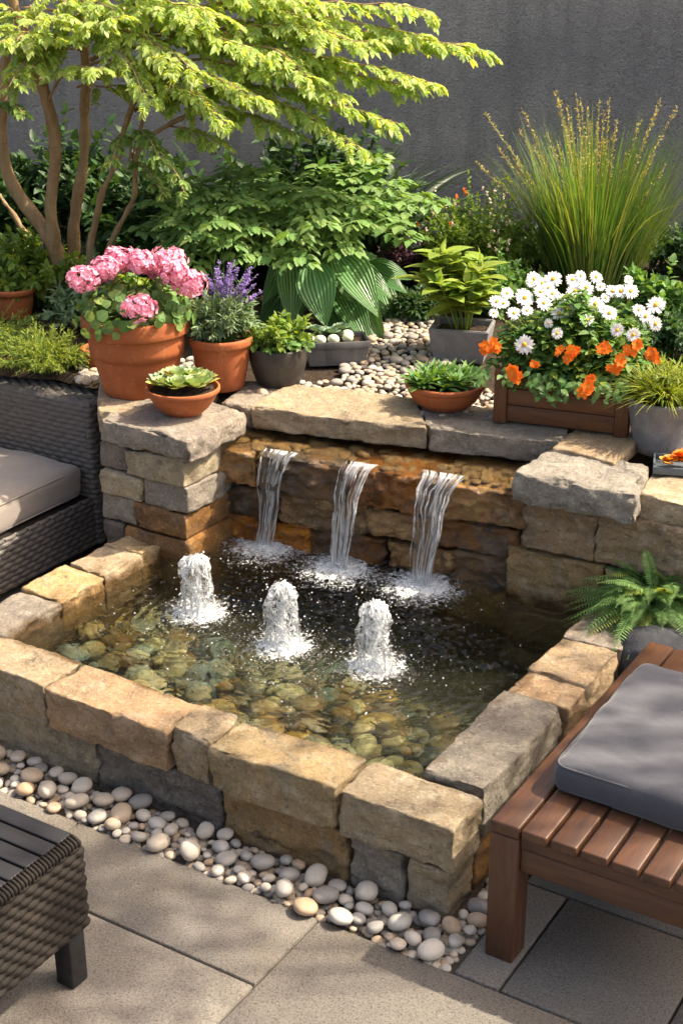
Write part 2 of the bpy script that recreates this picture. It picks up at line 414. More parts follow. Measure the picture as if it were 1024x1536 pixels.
def leaf(name, c1, c2, tr=.35, rough=.42, vein=0., stripes=0., c3=None, spec=.4, trc=None, hue=.03):
    t = NT(name); g = t.n('NewGeometry'); rnd = g.outputs['Random Per Island']
    uv = t.n('SeparateXYZ', Vector=t.n('TexCoord').outputs['UV']); x, y = uv.outputs[0], uv.outputs[1]
    col = t.mix(rnd, c1, c2)
    if c3: col = t.mix(t.mapr(t.math('FRACT', t.math('MULTIPLY', rnd, 13.7)), .78, .8), col, c3)
    ax = t.math('ABSOLUTE', t.math('SUBTRACT', x, .5))
    if vein:
        col = t.mix(t.mapr(ax, .0, .05, vein, 0), col, [min(1, c * 2.2 + .05) for c in c1])
    nn = t.noise(t.coord(), 40, 3)
    col = t.mix(t.mapr(nn, .4, .7, 0, .25), col, [c * .6 for c in c1])
    col = t.n('HueSaturation', Hue=t.mapr(t.math('FRACT', t.math('MULTIPLY', rnd, 5.1)), 0, 1, .5 - hue / 2, .5 + hue / 2), Value=t.mapr(t.math('FRACT', t.math('MULTIPLY', rnd, 9.7)), 0, 1, .8, 1.2), Color=col).outputs[0]
    h = t.math('SINE', t.math('MULTIPLY', t.math('ADD', y, t.math('MULTIPLY', ax, -1.2)), 45.))
    b = None
    if stripes:
        # parallel ribs that follow the outline
        k = t.math('DIVIDE', ax, t.math('ADD', .12, t.math('MULTIPLY', 1., 1.)))
        h = t.math('SINE', t.math('MULTIPLY', x, 62.))
        col = t.mix(t.mapr(h, .1, 1, 0, stripes), col, [min(1, c * 2.0 + .03) for c in c1])
        b = t.bump(h, .5, .004)
    else: b = t.bump(h, .3, .0015)
    p = t.princ(Base_Color=col, Roughness=rough, Normal=b, Specular_IOR_Level=spec)
    tc = t.mix(1., col, trc or (1.5, 1.35, .5), 'MULTIPLY')
    tl = t.n('BsdfTranslucent', Color=tc, Normal=b).outputs[0]
    return t.out(t.n('MixShader', i0=tr, i1=p, i2=tl).outputs[0])
M['l_maple'] = leaf('maple_leaf', (.54, .65, .24), (.32, .47, .13), .5, .36, .3, hue=.04, trc=(1.7, 1.5, .45))
M['l_maple_g'] = leaf('maple_green', (.26, .38, .09), (.18, .29, .07), .4, .45, .3)
M['l_dark'] = leaf('dark_leaf', (.06, .13, .04), (.04, .09, .03), .3, .4, .3)
M['l_mid'] = leaf('mid_leaf', (.17, .32, .085), (.11, .23, .06), .35, .42, .4)
M['l_comp'] = leaf('compound_leaf', (.24, .38, .12), (.15, .28, .08), .35, .42, .4)
M['l_bright'] = leaf('bright_leaf', (.24, .34, .06), (.16, .27, .05), .4, .42, .4)
M['l_ger'] = leaf('geranium_leaf', (.20, .33, .10), (.12, .25, .07), .35, .45, .3, c3=(.26, .36, .10))
M['l_sage'] = leaf('sage_leaf', (.24, .34, .19), (.17, .27, .14), .3, .5, .2)
M['l_lime'] = leaf('lime_leaf', (.32, .42, .08), (.22, .33, .06), .4, .4, .4)
M['l_conifer'] = leaf('conifer_leaf', (.33, .38, .05), (.19, .28, .05), .35, .5)
M['l_hosta'] = leaf('hosta_leaf', (.09, .21, .065), (.06, .15, .05), .3, .33, .5, stripes=.45)
M['l_hosta_v'] = leaf('hosta_variegated', (.12, .26, .08), (.075, .18, .055), .3, .33, .6, stripes=.5)
M['l_strap'] = leaf('strap_leaf', (.035, .085, .03), (.022, .055, .02), .2, .35, .2, stripes=.4)
M['l_purple'] = leaf('purple_leaf', (.085, .03, .055), (.04, .02, .035), .25, .45, .2)
M['l_blade'] = leaf('grass_blade', (.15, .28, .06), (.09, .19, .04), .35, .4, 0, c3=(.36, .40, .11), hue=.02)
M['l_seed'] = leaf('seed_head', (.62, .52, .20), (.45, .42, .14), .3, .6)
M['l_fern'] = leaf('fern_leaf', (.24, .40, .12), (.15, .29, .09), .35, .45, 0)
M['l_fern_y'] = leaf('fern_tip', (.42, .48, .10), (.30, .38, .08), .35, .45, 0)
M['l_succ'] = leaf('succulent_leaf', (.36, .48, .22), (.26, .38, .17), .2, .4, .2, c3=(.46, .44, .12))
M['l_teal'] = leaf('teal_succulent', (.22, .33, .22), (.17, .27, .19), .15, .5, 0)
M['l_orange'] = leaf('orange_bud', (.75, .25, .05), (.7, .4, .08), .2, .5, 0)
def petal(name, c1, c2, tr=.3, grad=None, gpos=.35):
    t = NT(name); g = t.n('NewGeometry'); rnd = g.outputs['Random Per Island']
    y = t.n('SeparateXYZ', Vector=t.n('TexCoord').outputs['UV']).outputs[1]
    col = t.mix(rnd, c1, c2)
    if grad: col = t.mix(t.mapr(y, 0, gpos, .9, 0), col, grad)
    p = t.princ(Base_Color=col, Roughness=.6, Specular_IOR_Level=.2)
    return t.out(t.n('MixShader', i0=tr, i1=p, i2=t.n('BsdfTranslucent', Color=col).outputs[0]).outputs[0])
M['pink'] = petal('pink_petal', (.90, .46, .58), (.82, .34, .48), .3, (.80, .22, .38))
M['white_p'] = petal('white_petal', (.86, .86, .84), (.78, .79, .80), .2)
M['orange_p'] = petal('orange_petal', (.90, .25, .02), (.85, .17, .015), .25, (.95, .5, .06))
M['yellow_c'] = petal('yellow_center', (.80, .48, .03), (.70, .38, .02), 0)
M['violet'] = petal('violet_petal', (.24, .15, .46), (.34, .23, .56), .25)
M['palepink'] = petal('pale_blossom', (.75, .55, .45), (.8, .7, .6), .25)
M['greenwhite'] = simple('pale_stone', (.62, .62, .50), (.48, .54, .36), 9, .5, .1, .002)

def facing_fresnel(t, b, f0=.02):
    c_ = t.n('LayerWeight', Blend=.5, Normal=b).outputs['Facing']
    return t.math('ADD', f0, t.math('MULTIPLY', t.math('POWER', c_, 4.5), 1 - f0))
def water_surf(name, tint=(.74, .86, .74), bumpscale=1., refr=.4, vol=None):
    t = NT(name); v = t.coord()
    b = t.bump(t.noise(v, 40, 2, .5, .8), .12 * bumpscale, .004)
    b = t.bump(t.noise(v, 16, 2, .5, 1.2), .16 * bumpscale, .013, b)
    fr = facing_fresnel(t, b)
    gl = t.n('BsdfGlossy', Roughness=.015, Normal=b, Color=(1, 1, 1)).outputs[0]
    tr = t.n('BsdfTransparent', Color=tint).outputs[0]
    rf = t.n('BsdfRefraction', Color=tint, Roughness=.0, IOR=1.2, Normal=b).outputs[0]
    un = t.n('MixShader', i0=refr, i1=tr, i2=rf).outputs[0]
    t.out(t.n('MixShader', i0=fr, i1=un, i2=gl).outputs[0])
    if vol:
        va = t.n('VolumeAbsorption', Color=vol[0], Density=vol[1]); o_ = [n_ for n_ in t.t.nodes if n_.type == 'OUTPUT_MATERIAL'][0]; t.t.links.new(va.outputs[0], o_.inputs['Volume'])
    return t.m
M['water'] = water_surf('pool_water', (.95, .98, .95), 3.4, .5, vol=((.50, .57, .42), 2.9))
M['film'] = water_surf('ledge_water', (.85, .85, .75), 1.2, .3)
def stream_mat(name, lo, hi, su, sv, amount=1., top=0., holes=False):
    t = NT(name); uv = t.n('TexCoord').outputs['UV']
    mv = t.n('Mapping', Vector=uv, Scale=(su, sv, 1)).outputs[0]
    n = t.noise(mv, 1., 3, .55, .7)
    n0 = n
    if top:
        y_ = t.n('SeparateXYZ', Vector=uv).outputs[1]
        n0 = t.math('ADD', n, t.math('ADD', t.mapr(y_, .55, .95, 0, top), t.mapr(y_, .0, .2, top, 0)))
    wf = t.mapr(n0, lo, hi, 0, amount)
    b = t.bump(t.noise(mv, 2.2, 3, .5, .4), 1., .012)
    fr = facing_fresnel(t, b, .05)
    gl = t.n('BsdfGlossy', Roughness=.04, Normal=b).outputs[0]
    tr = t.n('BsdfTransparent', Color=(.93, .95, .96)).outputs[0]
    cl = t.n('MixShader', i0=t.math('ADD', t.math('MULTIPLY', fr, 1.0), .04), i1=tr, i2=gl).outputs[0]
    wh = t.n('MixShader', i0=.5, i1=t.princ(Base_Color=(.94, .96, .98), Roughness=.12, Normal=b, Specular_IOR_Level=.8), i2=t.n('BsdfTranslucent', Color=(.95, .97, 1)).outputs[0]).outputs[0]
    sh = t.n('MixShader', i0=wf, i1=cl, i2=wh).outputs[0]
    if holes:      # the skirt breaks up into open gaps in its lower half
        y_ = t.n('SeparateXYZ', Vector=uv).outputs[1]
        h_ = t.noise(t.n('Mapping', Vector=uv, Scale=(11, 2.2, 1)).outputs[0], 1., 2, .5, .5)
        hm = t.mapr(t.math('SUBTRACT', h_, t.mapr(y_, .12, .55, 0, .35)), .33, .40, 0, 1); hm = t.math('MULTIPLY', hm, t.mapr(y_, .55, .40, 0, 1))
        sh = t.n('MixShader', i0=hm, i1=sh, i2=t.n('BsdfTransparent').outputs[0]).outputs[0]
    return t.out(sh)
M['fall'] = stream_mat('falling_water', .48, .60, 9, 1.4, .92, .05)
M['strand'] = stream_mat('water_strand', .36, .56, 2, 9, .95)
M['jet'] = stream_mat('jet_water', .53, .61, 12, 9, .95, .09, True)
def foam():
    t = NT('foam'); g = t.n('NewGeometry')
    wh = t.n('MixShader', i0=.35, i1=t.princ(Base_Color=(.88, .90, .92), Roughness=.25), i2=t.n('BsdfTranslucent', Color=(.9, .92, .95)).outputs[0]).outputs[0]
    tr = t.n('BsdfTransparent').outputs[0]
    return t.out(t.n('MixShader', i0=t.mapr(g.outputs['Random Per Island'], 0, 1, .1, .9), i1=tr, i2=wh).outputs[0])
M['foam'] = foam()
def foam_sheet():
    t = NT('foam_sheet'); v = t.coord(); uv = t.n('TexCoord').outputs['UV']
    r = t.n('SeparateXYZ', Vector=uv).outputs[0]
    n = t.noise(v, 42, 6, .75, 1.5)
    f = t.mapr(t.math('SUBTRACT', n, t.math('MULTIPLY', r, .36)), .26, .42, 0, .9)
    wh = t.princ(Base_Color=(.82, .86, .88), Roughness=.3, Normal=t.bump(t.noise(v, 90, 4), .8, .01))
    return t.out(t.n('MixShader', i0=f, i1=t.n('BsdfTransparent').outputs[0], i2=wh).outputs[0])
M['foam_sheet'] = foam_sheet()

# ================================================================ SETTING
def quad_sheet(name, pts, mat, **k):
    return mk(name, pts, [np.array([[0, 1, 2, 3]])], mat, smooth=False, **k)
g = quad_sheet('ground', [(-40, -40, -.035), (40, -40, -.035), (40, 40, -.035), (-40, 40, -.035)], M['soil']); tag(g, kind='structure')
# paving: slabs with open joints over a joint bed
acc = Acc()
slabs = []
g_ = .0035
rows = [(-.48, -.2, [.24, 1.02, 1.8, 2.6]), (-1.1, -.48, [.24, 1.02, 1.8, 2.6]), (-1.75, -1.1, [.24, 1.02, 1.8, 2.6]),
        (-.92, -.2, [-1.4, -.5, .24]), (-1.75, -.92, [-1.4, -.5, .24]), (-.2, .2, [-1.7, -1.2, -.62, -.25, -.13]), (.2, .9, [-1.7, -1.2, -.62, -.13]), (.9, 1.25, [-1.7, -.62, -.13])]
for bi, (b0, b1, aa) in enumerate(rows):
    for a0, a1 in zip(aa[:-1], aa[1:]):
        slabs.append((a0, a1, b0, b1))
far = [(1.8 + .8 * i, 2.6 + .8 * i, b, b + .6) for i in range(1, 4) for b in (-1.75, -1.15, -.55)] + [(1.8 + .8 * i, 2.6 + .8 * i, .05 + .6 * j, .65 + .6 * j) for i in range(0, 4) for j in range(0, 2)]
for b in (-2.6, -3.5, -4.4):
    for a in np.arange(-3.2, 4, .8): far.append((a, a + .8, b, b + .87))
for b in np.arange(-1.75, 1.2, .7):
    for a in (-3.2, -2.5): far.append((a, a + .7, b, b + .7))
for a0, a1, b0, b1 in slabs + far:
    V, F = boxm(-a1 + g_, -a0 - g_, b0 + g_, b1 - g_, -.03, 0 + random.uniform(-.0012, .0012), bev=.003, seg=1)
    c = np.array([-(a0 + a1) / 2, (b0 + b1) / 2, 0])
    V = V + 0
    Vw = np.stack([OX - V[:, 0] * Aa[0] + V[:, 1] * Bb[0], OY - V[:, 0] * Aa[1] + V[:, 1] * Bb[1], V[:, 2]], 1)
    acc.add(Vw, F)
o = acc.build('patio_paving', M['paver'], smooth=False); tag(o, kind='structure')
def wsheet(name, a0, a1, b0, b1, z, mat):
    o = quad_sheet(name, [W(a1, b0, z), W(a0, b0, z), W(a0, b1, z), W(a1, b1, z)], mat); return tag(o, kind='structure')
wsheet('paving_joint_bed', -3.2, 5, -4.4, 1.2, -.012, M['joint'])

# planting bed behind the walls (raised)
n = 90
xs = np.linspace(-4.6, 4.6, n); tt = np.linspace(0, 1, 60)
V = []
for t in tt:
    for x in xs:
        # front edge follows the wall line
        y0 = 4.90 - .43 * (x + .33); y0 = max(y0, 4.45) if x < 2.2 else 4.45
        if x < -1.0: y0 = 5.24 - .25 * (x + 1)
        if x > .55: y0 = 4.45
        y = y0 + (7.05 - y0) * t
        V.append((x, y, .665 + .05 * t))
V = np.array(V); V[:, 2] += fbm(V * [5, 5, 0], 3, 4) * .012
V[:, 2] = np.where(np.repeat(tt, n) < .01, .64, V[:, 2])
o = mk('bed_soil', V, [grid_faces(60, n)[:, ::-1]], M['soil']); tag(o, kind='structure')
# rendered garden wall at the back
gw = thing('garden_wall', 'tall charcoal rendered garden wall behind all the plants', 'wall', (0, 7.3, 0))
box('wall_panel', (-6, 6, 0, .2, 0, 3.3), M['stucco'], gw, bev=.01)
box('coping', (-6.02, 6.02, -.04, .24, 3.302, 3.36), M['concrete'], gw, bev=.01)

# ---------------------------------------------------------------- dry stone walls
SEED = [0]
def stone(parent, quad, z0, z1, mat, rough=.011, top=.0035, r=.005, res=.0085, name='stone_block', tilt=0., label=None):
    """quad: four world xy points, front-left, front-right, back-right, back-left"""
    SEED[0] += 1; sd_ = SEED[0]
    q = np.array([p[:2] for p in quad], float)
    L = (np.linalg.norm(q[1] - q[0]) + np.linalg.norm(q[2] - q[3])) / 2; D = (np.linalg.norm(q[3] - q[0]) + np.linalg.norm(q[2] - q[1])) / 2; Hh = z1 - z0
    off = np.array([sd_ * 3.17, sd_ * 1.71, sd_ * .93])
    crf = lambda p: r * (1 + .9 * fbm(p * 22 + off, sd_, 3)).clip(.25, 2.6)
    V, F, N = rbox((L, D, Hh), r, res, crf)
    p = V / np.array([L, D, Hh]) + .5
    # low-frequency warp
    wv = np.stack([fbm(V * 5 + off + 50 * k, sd_, 2) for k in range(3)], 1) * [.005, .005, .004]
    side = 1 - np.abs(N[:, 2]) ** 2
    # hewn facets: cells of constant offset plus ridged fractal
    f1, f2, cid = worley(V * [16, 16, 24] + off, sd_)
    fac = (cid - .5) * 1.0 * np.clip((f2 - f1) * 4, 0, 1)
    fr = fbm(V * [14, 14, 26] + off, sd_ + 5, 5, .6)
    rid = -np.abs(fbm(V * [9, 9, 15] + off, sd_ + 11, 4)) * 1.6 + .5
    d_side = (fac * 1.0 + fr * .38 + rid * .35) * rough
    # top: shallow cleft layers
    lay = fbm(V * [5, 5, 5] + off, sd_ + 21, 4); step = np.floor(lay * 4) / 4
    d_top = (step * 1.9 + fbm(V * 30 + off, sd_ + 31, 3) * .4) * top
    d = d_side * side + d_top * (1 - side)
    # chipped edges
    chip = np.clip(fbm(V * 13 + off, sd_ + 41, 3) - .25, 0, 1) * (np.sort(np.abs(N), 1)[:, 1] > .25)
    d = d - chip * r * 1.9
    u, v = p[:, 0:1], p[:, 1:2]
    ex = nrm(q[1] - q[0]); ey = np.array([-ex[1], ex[0]])
    xy = (1 - u) * (1 - v) * q[0] + u * (1 - v) * q[1] + u * v * q[2] + (1 - u) * v * q[3]
    off3 = wv + N * d[:, None]
    xy = xy + off3[:, :1] * ex + off3[:, 1:2] * ey
    z = z0 + p[:, 2] * Hh + off3[:, 2] + tilt * (p[:, 0] - .5)
    o = mk(name, np.column_stack([xy, z]), [F], mat, parent)
    if label: o['label'] = label
    return o
def abq(a1, a0, b0, b1): return [W(a1, b0), W(a0, b0), W(a0, b1), W(a1, b1)]
g1 = .004
c = W(.8, .0); fw = thing('stone_pool_wall', 'low two-course wall of tan hewn blocks along the front of the pool, behind the pebble strip', 'wall', (c[0], c[1], 0), group='stone walls round the pool')
for a1, a0, m, bo in [(1.78, 1.255, 'tan', -.055), (1.245, .815, 'tan', -.06), (.808, .685, 'tan', -.045), (.677, .285, 'ochre', -.058), (.275, -.055, 'tan', -.052)]:
    stone(fw, abq(a1 - g1, a0 + g1, bo, .105 + random.uniform(-.008, .012)), .147, .283 + random.uniform(-.008, .006), M['stone_' + m], tilt=random.uniform(-.006, .006))
for a1, a0, m in [(1.78, 1.10, 'tan'), (1.095, .67, 'dark'), (.665, .265, 'ochre'), (.258, .095, 'grey'), (.088, -.035, 'tan')]:
    stone(fw, abq(a1 - g1, a0 + g1, -.03 + random.uniform(-.01, .006), .1), -.035, .140, M['stone_' + m], rough=.014)
c = W(.04, .7); rw = thing('stone_pool_wall', 'low stone wall running back from the bench leg to the fern on the right side of the pool', 'wall', (c[0], c[1], 0), group='stone walls round the pool')
for b0, b1, m in [(.125, .60, 'grey'), (.612, .745, 'tan'), (.757, .99, 'tan'), (1.0, 1.24, 'grey')]:
    stone(rw, abq(.135 + random.uniform(-.008, .01), -.045 + random.uniform(-.01, .005), b0, b1), .145, .283 + random.uniform(-.006, .008), M['stone_' + m])
for b0, b1, m in [(.11, .38, 'ochre'), (.39, .72, 'grey'), (.73, 1.0, 'tan'), (1.01, 1.24, 'grey')]:
    stone(rw, abq(.13, -.03, b0, b1), -.035, .14, M['stone_' + m])
c = W(1.62, .5); lw = thing('stone_pool_wall', 'low ochre and grey stone wall between the wicker sofa and the pool', 'wall', (c[0], c[1], 0), group='stone walls round the pool')
for b0, b1, m, a0, a1 in [(.115, .375, 'grey', 1.575, 1.745), (.382, .59, 'ochre', 1.58, 1.755), (.597, .785, 'tan', 1.585, 1.745), (.792, 1.03, 'ochre', 1.59, 1.74)]:
    stone(lw, abq(a1, a0, b0, b1) if b0 < .79 else [W(1.75, .792), W(1.59, .792), W(1.595, 1.03), W(1.74, .94)], .145, .28 + random.uniform(-.01, .01), M['stone_' + m], rough=.013, top=.006)
for b0, b1, m in [(.11, .45, 'dark'), (.46, .75, 'tan'), (.76, .93, 'grey')]:
    stone(lw, abq(1.745, 1.59, b0, b1), -.035, .14, M['stone_' + m])
# left pier
c = W(1.66, 1.1); lp = thing('stone_pier', 'square stacked stone pier carrying the terracotta succulent bowl, between sofa and waterfall', 'pier', (c[0], c[1], 0), group='stone piers beside the waterfall')
for z0, z1, sp, ms in [(-.03, .20, 1.65, ('dark', 'dark')), (.205, .315, 1.76, ('dark', 'dark')), (.32, .415, 1.70, ('grey', 'ochre')), (.42, .51, 1.66, ('tan', 'grey')), (.515, .605, 1.73, ('dark', 'tan'))]:
    j = random.uniform(-.01, .01)
    wet = z1 < .42
    stone(lp, [W(1.85, .905 + j), W(sp + .003, .905 + j), W(sp + .003, 1.33), W(1.85, 1.33)], z0, z1, M['stone_' + ms[0]], rough=.011, res=.013)
    stone(lp, [W(sp - .003, .90), W(1.47 + j * .5, .90), W(1.47 - j * .5, 1.30), W(sp - .003, 1.32)], z0, z1, M['wet_ochre'] if z1 < .3 or (.3 < z1 < .42) else M['stone_' + ms[1]], rough=.012, res=.013)
stone(lp, [P(147, 628, .695), P(283, 662, .695), P(372, 618, .695), P(250, 585, .695)], .613, .698, M['stone_grey'], rough=.010, top=.006, name='cap_stone', r=.012)
# slab under the geranium
c = W(1.95, 1.3); sl_ = thing('flagstone', 'flat tan flagstone under the big geranium pot at the back of the left pier', 'flagstone', (c[0], c[1], .62))
stone(sl_, [P(146, 618, .69), P(250, 632, .69), P(330, 585, .69), P(150, 568, .69)], .615, .692, M['stone_tan'], top=.004, name='slab', res=.014)
# waterfall wall
def WF(t, d=0.):     # t metres from the left end, d metres back from the face
    p0 = W(1.50, 1.135); p1 = W(.42, 1.295); e = nrm(p1[:2] - p0[:2]); nn = np.array([-e[1], e[0]])
    return p0[:2] + e * t + nn * d
LW = float(np.linalg.norm(W(1.50, 1.135)[:2] - W(.42, 1.295)[:2]))
c = WF(.5, .1); ww = thing('waterfall_wall', 'wet brown stone wall the three waterfalls pour over', 'wall', (c[0], c[1], 0))
for z0, z1, cuts, ms, pr in [(.01, .22, [-.1, .25, .7, LW + .05], 'oxo', .0), (.225, .335, [-.06, .33, .62, .86, LW + .0], 'oxox', .0), (.34, .455, [-.05, .22, .55, .80, LW], 'xoox', .004), (.46, .594, [-.03, .16, .48, .80, LW + .03], 'oxoo', .022)]:
    for t0, t1, m in zip(cuts[:-1], cuts[1:], ms):
        j = random.uniform(-.008, .01) + pr
        stone(ww, [WF(t0 + .003, -j), WF(t1 - .003, -j + random.uniform(-.006, .006)), WF(t1 - .003, .24), WF(t0 + .003, .24)], z0, z1 + random.uniform(-.003, .003), M['wet_ochre' if m == 'o' else 'wet_dark'], rough=.030, top=.006, r=.012, name='wet_stone')
# flat cobbles lying in the sheet of water on the ledge
def blob(seed, fl=(1, .8, .5), sub=3):
    bm = bmesh.new(); bmesh.ops.create_icosphere(bm, subdivisions=sub, radius=1)
    V = np.array([v.co[:] for v in bm.verts]); F = np.array([[v.index for v in f.verts] for f in bm.faces]); bm.free()
    d = 1 + .10 * fbm(V * 1.1 + seed * 5.3, seed, 2); V = V * d[:, None]
    e = 2.5; n_ = np.sum(np.abs(V / 1.0) ** e, 1) ** (1 / e); V = V / (n_[:, None] ** .35)
    return V * fl, F
lc = Acc()
for i in range(150):
    t, d = rng.uniform(0, LW), rng.uniform(-.0, .17); q = WF(t, d); V, F = blob(i % 7 + 40, (1, .75, .28), 2)
    s = rng.uniform(.014, .032); an = rng.uniform(0, 6.3); ca, sa = math.cos(an), math.sin(an)
    V = V * s; V = np.stack([V[:, 0] * ca - V[:, 1] * sa + q[0], V[:, 0] * sa + V[:, 1] * ca + q[1], V[:, 2] + .595], 1); lc.add(V, [F])
o = lc.build('ledge_pebbles', M['wet_ochre'], ww)
# capping flagstones above the fall
for lab, q, z0, z1, m in [
    ('small grey flagstone between the succulent bowl and the dark herb pot', [(332, 604), (378, 612), (432, 582), (372, 574)], .618, .694, 'grey'),
    ('long tan flagstone with a pale rippled top above the left and middle waterfalls', [(376, 610), (641, 641), (622, 596), (432, 574)], .622, .706, 'tan'),
    ('grey-brown flagstone right of the middle joint, under the terracotta bowl and planter box', [(645, 644), (846, 664), (850, 628), (628, 598)], .620, .702, 'grey')]:
    pts = [P(u, v, z1) for u, v in q]; ctr = sum(pts) / 4
    if 'long' in lab or 'middle joint' in lab:
        pass
    f = thing('flagstone', lab, 'flagstone', (ctr[0], ctr[1], z0), group='flat capstones round the pool')
    stone(f, pts, z0, z1, M['stone_' + m], rough=.011, top=.004, name='slab')
# right pier / retaining wall
c = W(.2, 1.4); rp = thing('stone_pier', 'stone pier right of the waterfalls with a thick rounded capstone', 'pier', (c[0], c[1], 0), group='stone piers beside the waterfall')
for z0, z1, cuts, ms in [(-.03, .19, [.45, .10, -.3, -.8, -1.3], ['ochre', 'tan', 'tan', 'grey']), (.195, .405, [.455, .12, -.25, -.75, -1.3], ['ochre', 'tan', 'tan', 'tan']), (.412, .585, [.415, .155, -.22, -.7, -1.3], ['tan', 'tan', 'grey', 'tan'])]:
    for k, (a1, a0, m) in enumerate(zip(cuts[:-1], cuts[1:], ms)):
        bb = 1.262 + random.uniform(-.006, .008)
        stone(rp, abq(a1 - g1, a0 + g1, bb, 1.50), z0, z1, M['wet_ochre'] if (k == 0 and z0 < .1) else M['stone_' + m], rough=.015)
stone(rp, [P(762, 708, .695), P(955, 742, .695), P(972, 700, .695), P(838, 664, .695)], .592, .698, M['stone_grey'], rough=.010, top=.006, r=.02, name='cap_stone')
stone(rp, [P(958, 745, .66), P(1060, 765, .66), P(1060, 705, .66), P(985, 700, .66)], .588, .665, M['stone_tan'], rough=.010, name='cap_stone')
stone(rp, [P(1065, 765, .66), P(1260, 800, .66), P(1260, 735, .66), P(1065, 705, .66)], .588, .665, M['stone_tan'], rough=.010, name='cap_stone', res=.02)
f = thing('flagstone', 'thin flat tan flagstone under the right end of the wooden planter box', 'flagstone', tuple(W(.25, 1.5, .66)), group='flat capstones round the pool')
stone(f, [P(828, 672, .703), P(920, 694, .703), P(968, 652, .703), P(872, 634, .703)], .66, .705, M['stone_tan'], rough=.005, r=.006, name='slab')
# retaining wall hidden behind the sofa
c = W(2.8, 1.5); hw = thing('stone_retaining_wall', 'low stone retaining wall behind the wicker sofa arm', 'wall', (c[0], c[1], 0))
for k in range(4):
    for z0, z1 in ((-.03, .32), (.325, .64)):
        stone(hw, abq(2.30 + .5 * k - .18 + .25, 1.87 + .5 * k, 1.50, 1.7), z0, z1, M['stone_grey'], res=.03)

# ---------------------------------------------------------------- pool: floor, cobbles, water
ZW = .238
pool = [W(1.72, .08), W(.0, .08), W(.0, 1.34), W(1.62, 1.34)]
def pool_z(b): return -.02 - .24 * min(1, max(0, (b - .60) / .40)) ** 1.2
pv_ = []; 
for b_ in np.linspace(.05, 1.36, 30): pv_ += [W(1.70, b_, pool_z(b_)), W(.0, b_, pool_z(b_))]
k_ = np.arange(29) * 2; tag(mk('pool_floor', pv_, [np.stack([k_, k_ + 1, k_ + 3, k_ + 2], 1)], M['wet_dark']), kind='structure')
cm = []
for i in range(9):
    V, F = blob(i + 1, (1, random.uniform(.68, .9), random.uniform(.38, .55)), 3)
    o = mk('river_cobble', V * .04, [F], M['cobble'], local=True); cm.append(o.data); bpy.data.objects.remove(o)
def scatter_discs(area, rads, n_try, inside, r_, over=.93):
    pts = []
    for rmin, rmax, tries in rads:
        for _ in range(tries):
            a, b = r_.uniform(area[0], area[1]), r_.uniform(area[2], area[3])
            if not inside(a, b): continue
            rr = r_.uniform(rmin, rmax)
            if all((a - p[0]) ** 2 + (b - p[1]) ** 2 > ((rr + p[2]) * over) ** 2 for p in pts): pts.append((a, b, rr))
    return pts
r1 = random.Random(5)
cob = scatter_discs((.13, 1.57, .1, 1.28), [(.050, .068, 260), (.036, .050, 700), (.026, .036, 1500), (.017, .024, 1500)], 0, lambda a, b: True, r1, .88)
print('cobbles', len(cob))
cob.sort(key=lambda p: p[1])
for k, (a, b, rr) in enumerate(cob[:290]):
    o = bpy.data.objects.new('river_cobble', cm[k % 9]); COL.objects.link(o)
    s = rr / .04
    w_ = W(a, b); o.location = (w_[0], w_[1], pool_z(b) + .038 + .012 * s + r1.uniform(0, .04) * (b < .55)); o.rotation_euler = (r1.uniform(-.3, .3), r1.uniform(-.3, .3), r1.uniform(0, 6.3)); o.scale = (s, s, s * r1.uniform(.9, 1.2))
    where = 'near the front wall' if b < .4 else 'in the middle of the pool' if b < .85 else 'in the dark water near the waterfalls'
    tag(o, ('large' if rr > .04 else 'mid-sized' if rr > .026 else 'small') + ' smooth river cobble under water ' + where, 'cobble', 'river cobbles on the pool floor')
falls = [(np.array([-.262, 4.585]), 420, 682, .125), (np.array([-.005, 4.40]), 537, 700, .125), (np.array([.262, 4.265]), 664, 716, .15)]
jets = [P(297, 922, ZW)[:2], P(424, 972, ZW)[:2], P(562, 1003, ZW)[:2]]
nu, nv = 300, 260
uu, vv = np.meshgrid(np.linspace(0, 1, nu), np.linspace(0, 1, nv), indexing='ij')
q = np.array([W(1.66, .085)[:2], W(.05, .085)[:2], W(.05, 1.34)[:2], W(1.66, 1.34)[:2]])
uu, vv = uu.ravel()[:, None], vv.ravel()[:, None]
xy = (1 - uu) * (1 - vv) * q[0] + uu * (1 - vv) * q[1] + uu * vv * q[2] + (1 - uu) * vv * q[3]
z = np.zeros(len(xy)); agit = np.zeros(len(xy))
p3 = np.column_stack([xy, np.zeros(len(xy))])
wob = fbm(p3 * 7, 77, 3) * .02
for c_, amp, lam in [(f_[0], .0042, .042) for f_ in falls] + [(j_, .0034, .036) for j_ in jets]:
    d = np.linalg.norm(xy - c_, axis=1) + wob
    z += amp * np.sin(2 * PI * d / lam) * np.exp(-d / .26); agit += np.exp(-d / .22)
z = z * 1.15 + fbm(p3 * 9, 5, 2) * .0032 * (.6 + agit) + fbm(p3 * [24, 24, 1], 6, 2) * .0019 * (.35 + 1.5 * agit) + fbm(p3 * 60, 16, 2) * .0007 * agit ** 2
ids = np.arange(nu * nv).reshape(nu, nv); rim = np.concatenate([ids[:, 0], ids[-1, 1:], ids[-2::-1, -1], ids[0, -2:0:-1]])
top_ = np.column_stack([xy, ZW + z]); low = top_[rim] * [1, 1, 0] + [0, 0, -.5]; nb = nu * nv; m_ = len(rim); j_ = np.arange(m_); jn_ = (j_ + 1) % m_
cen_ = low.mean(0)[None]
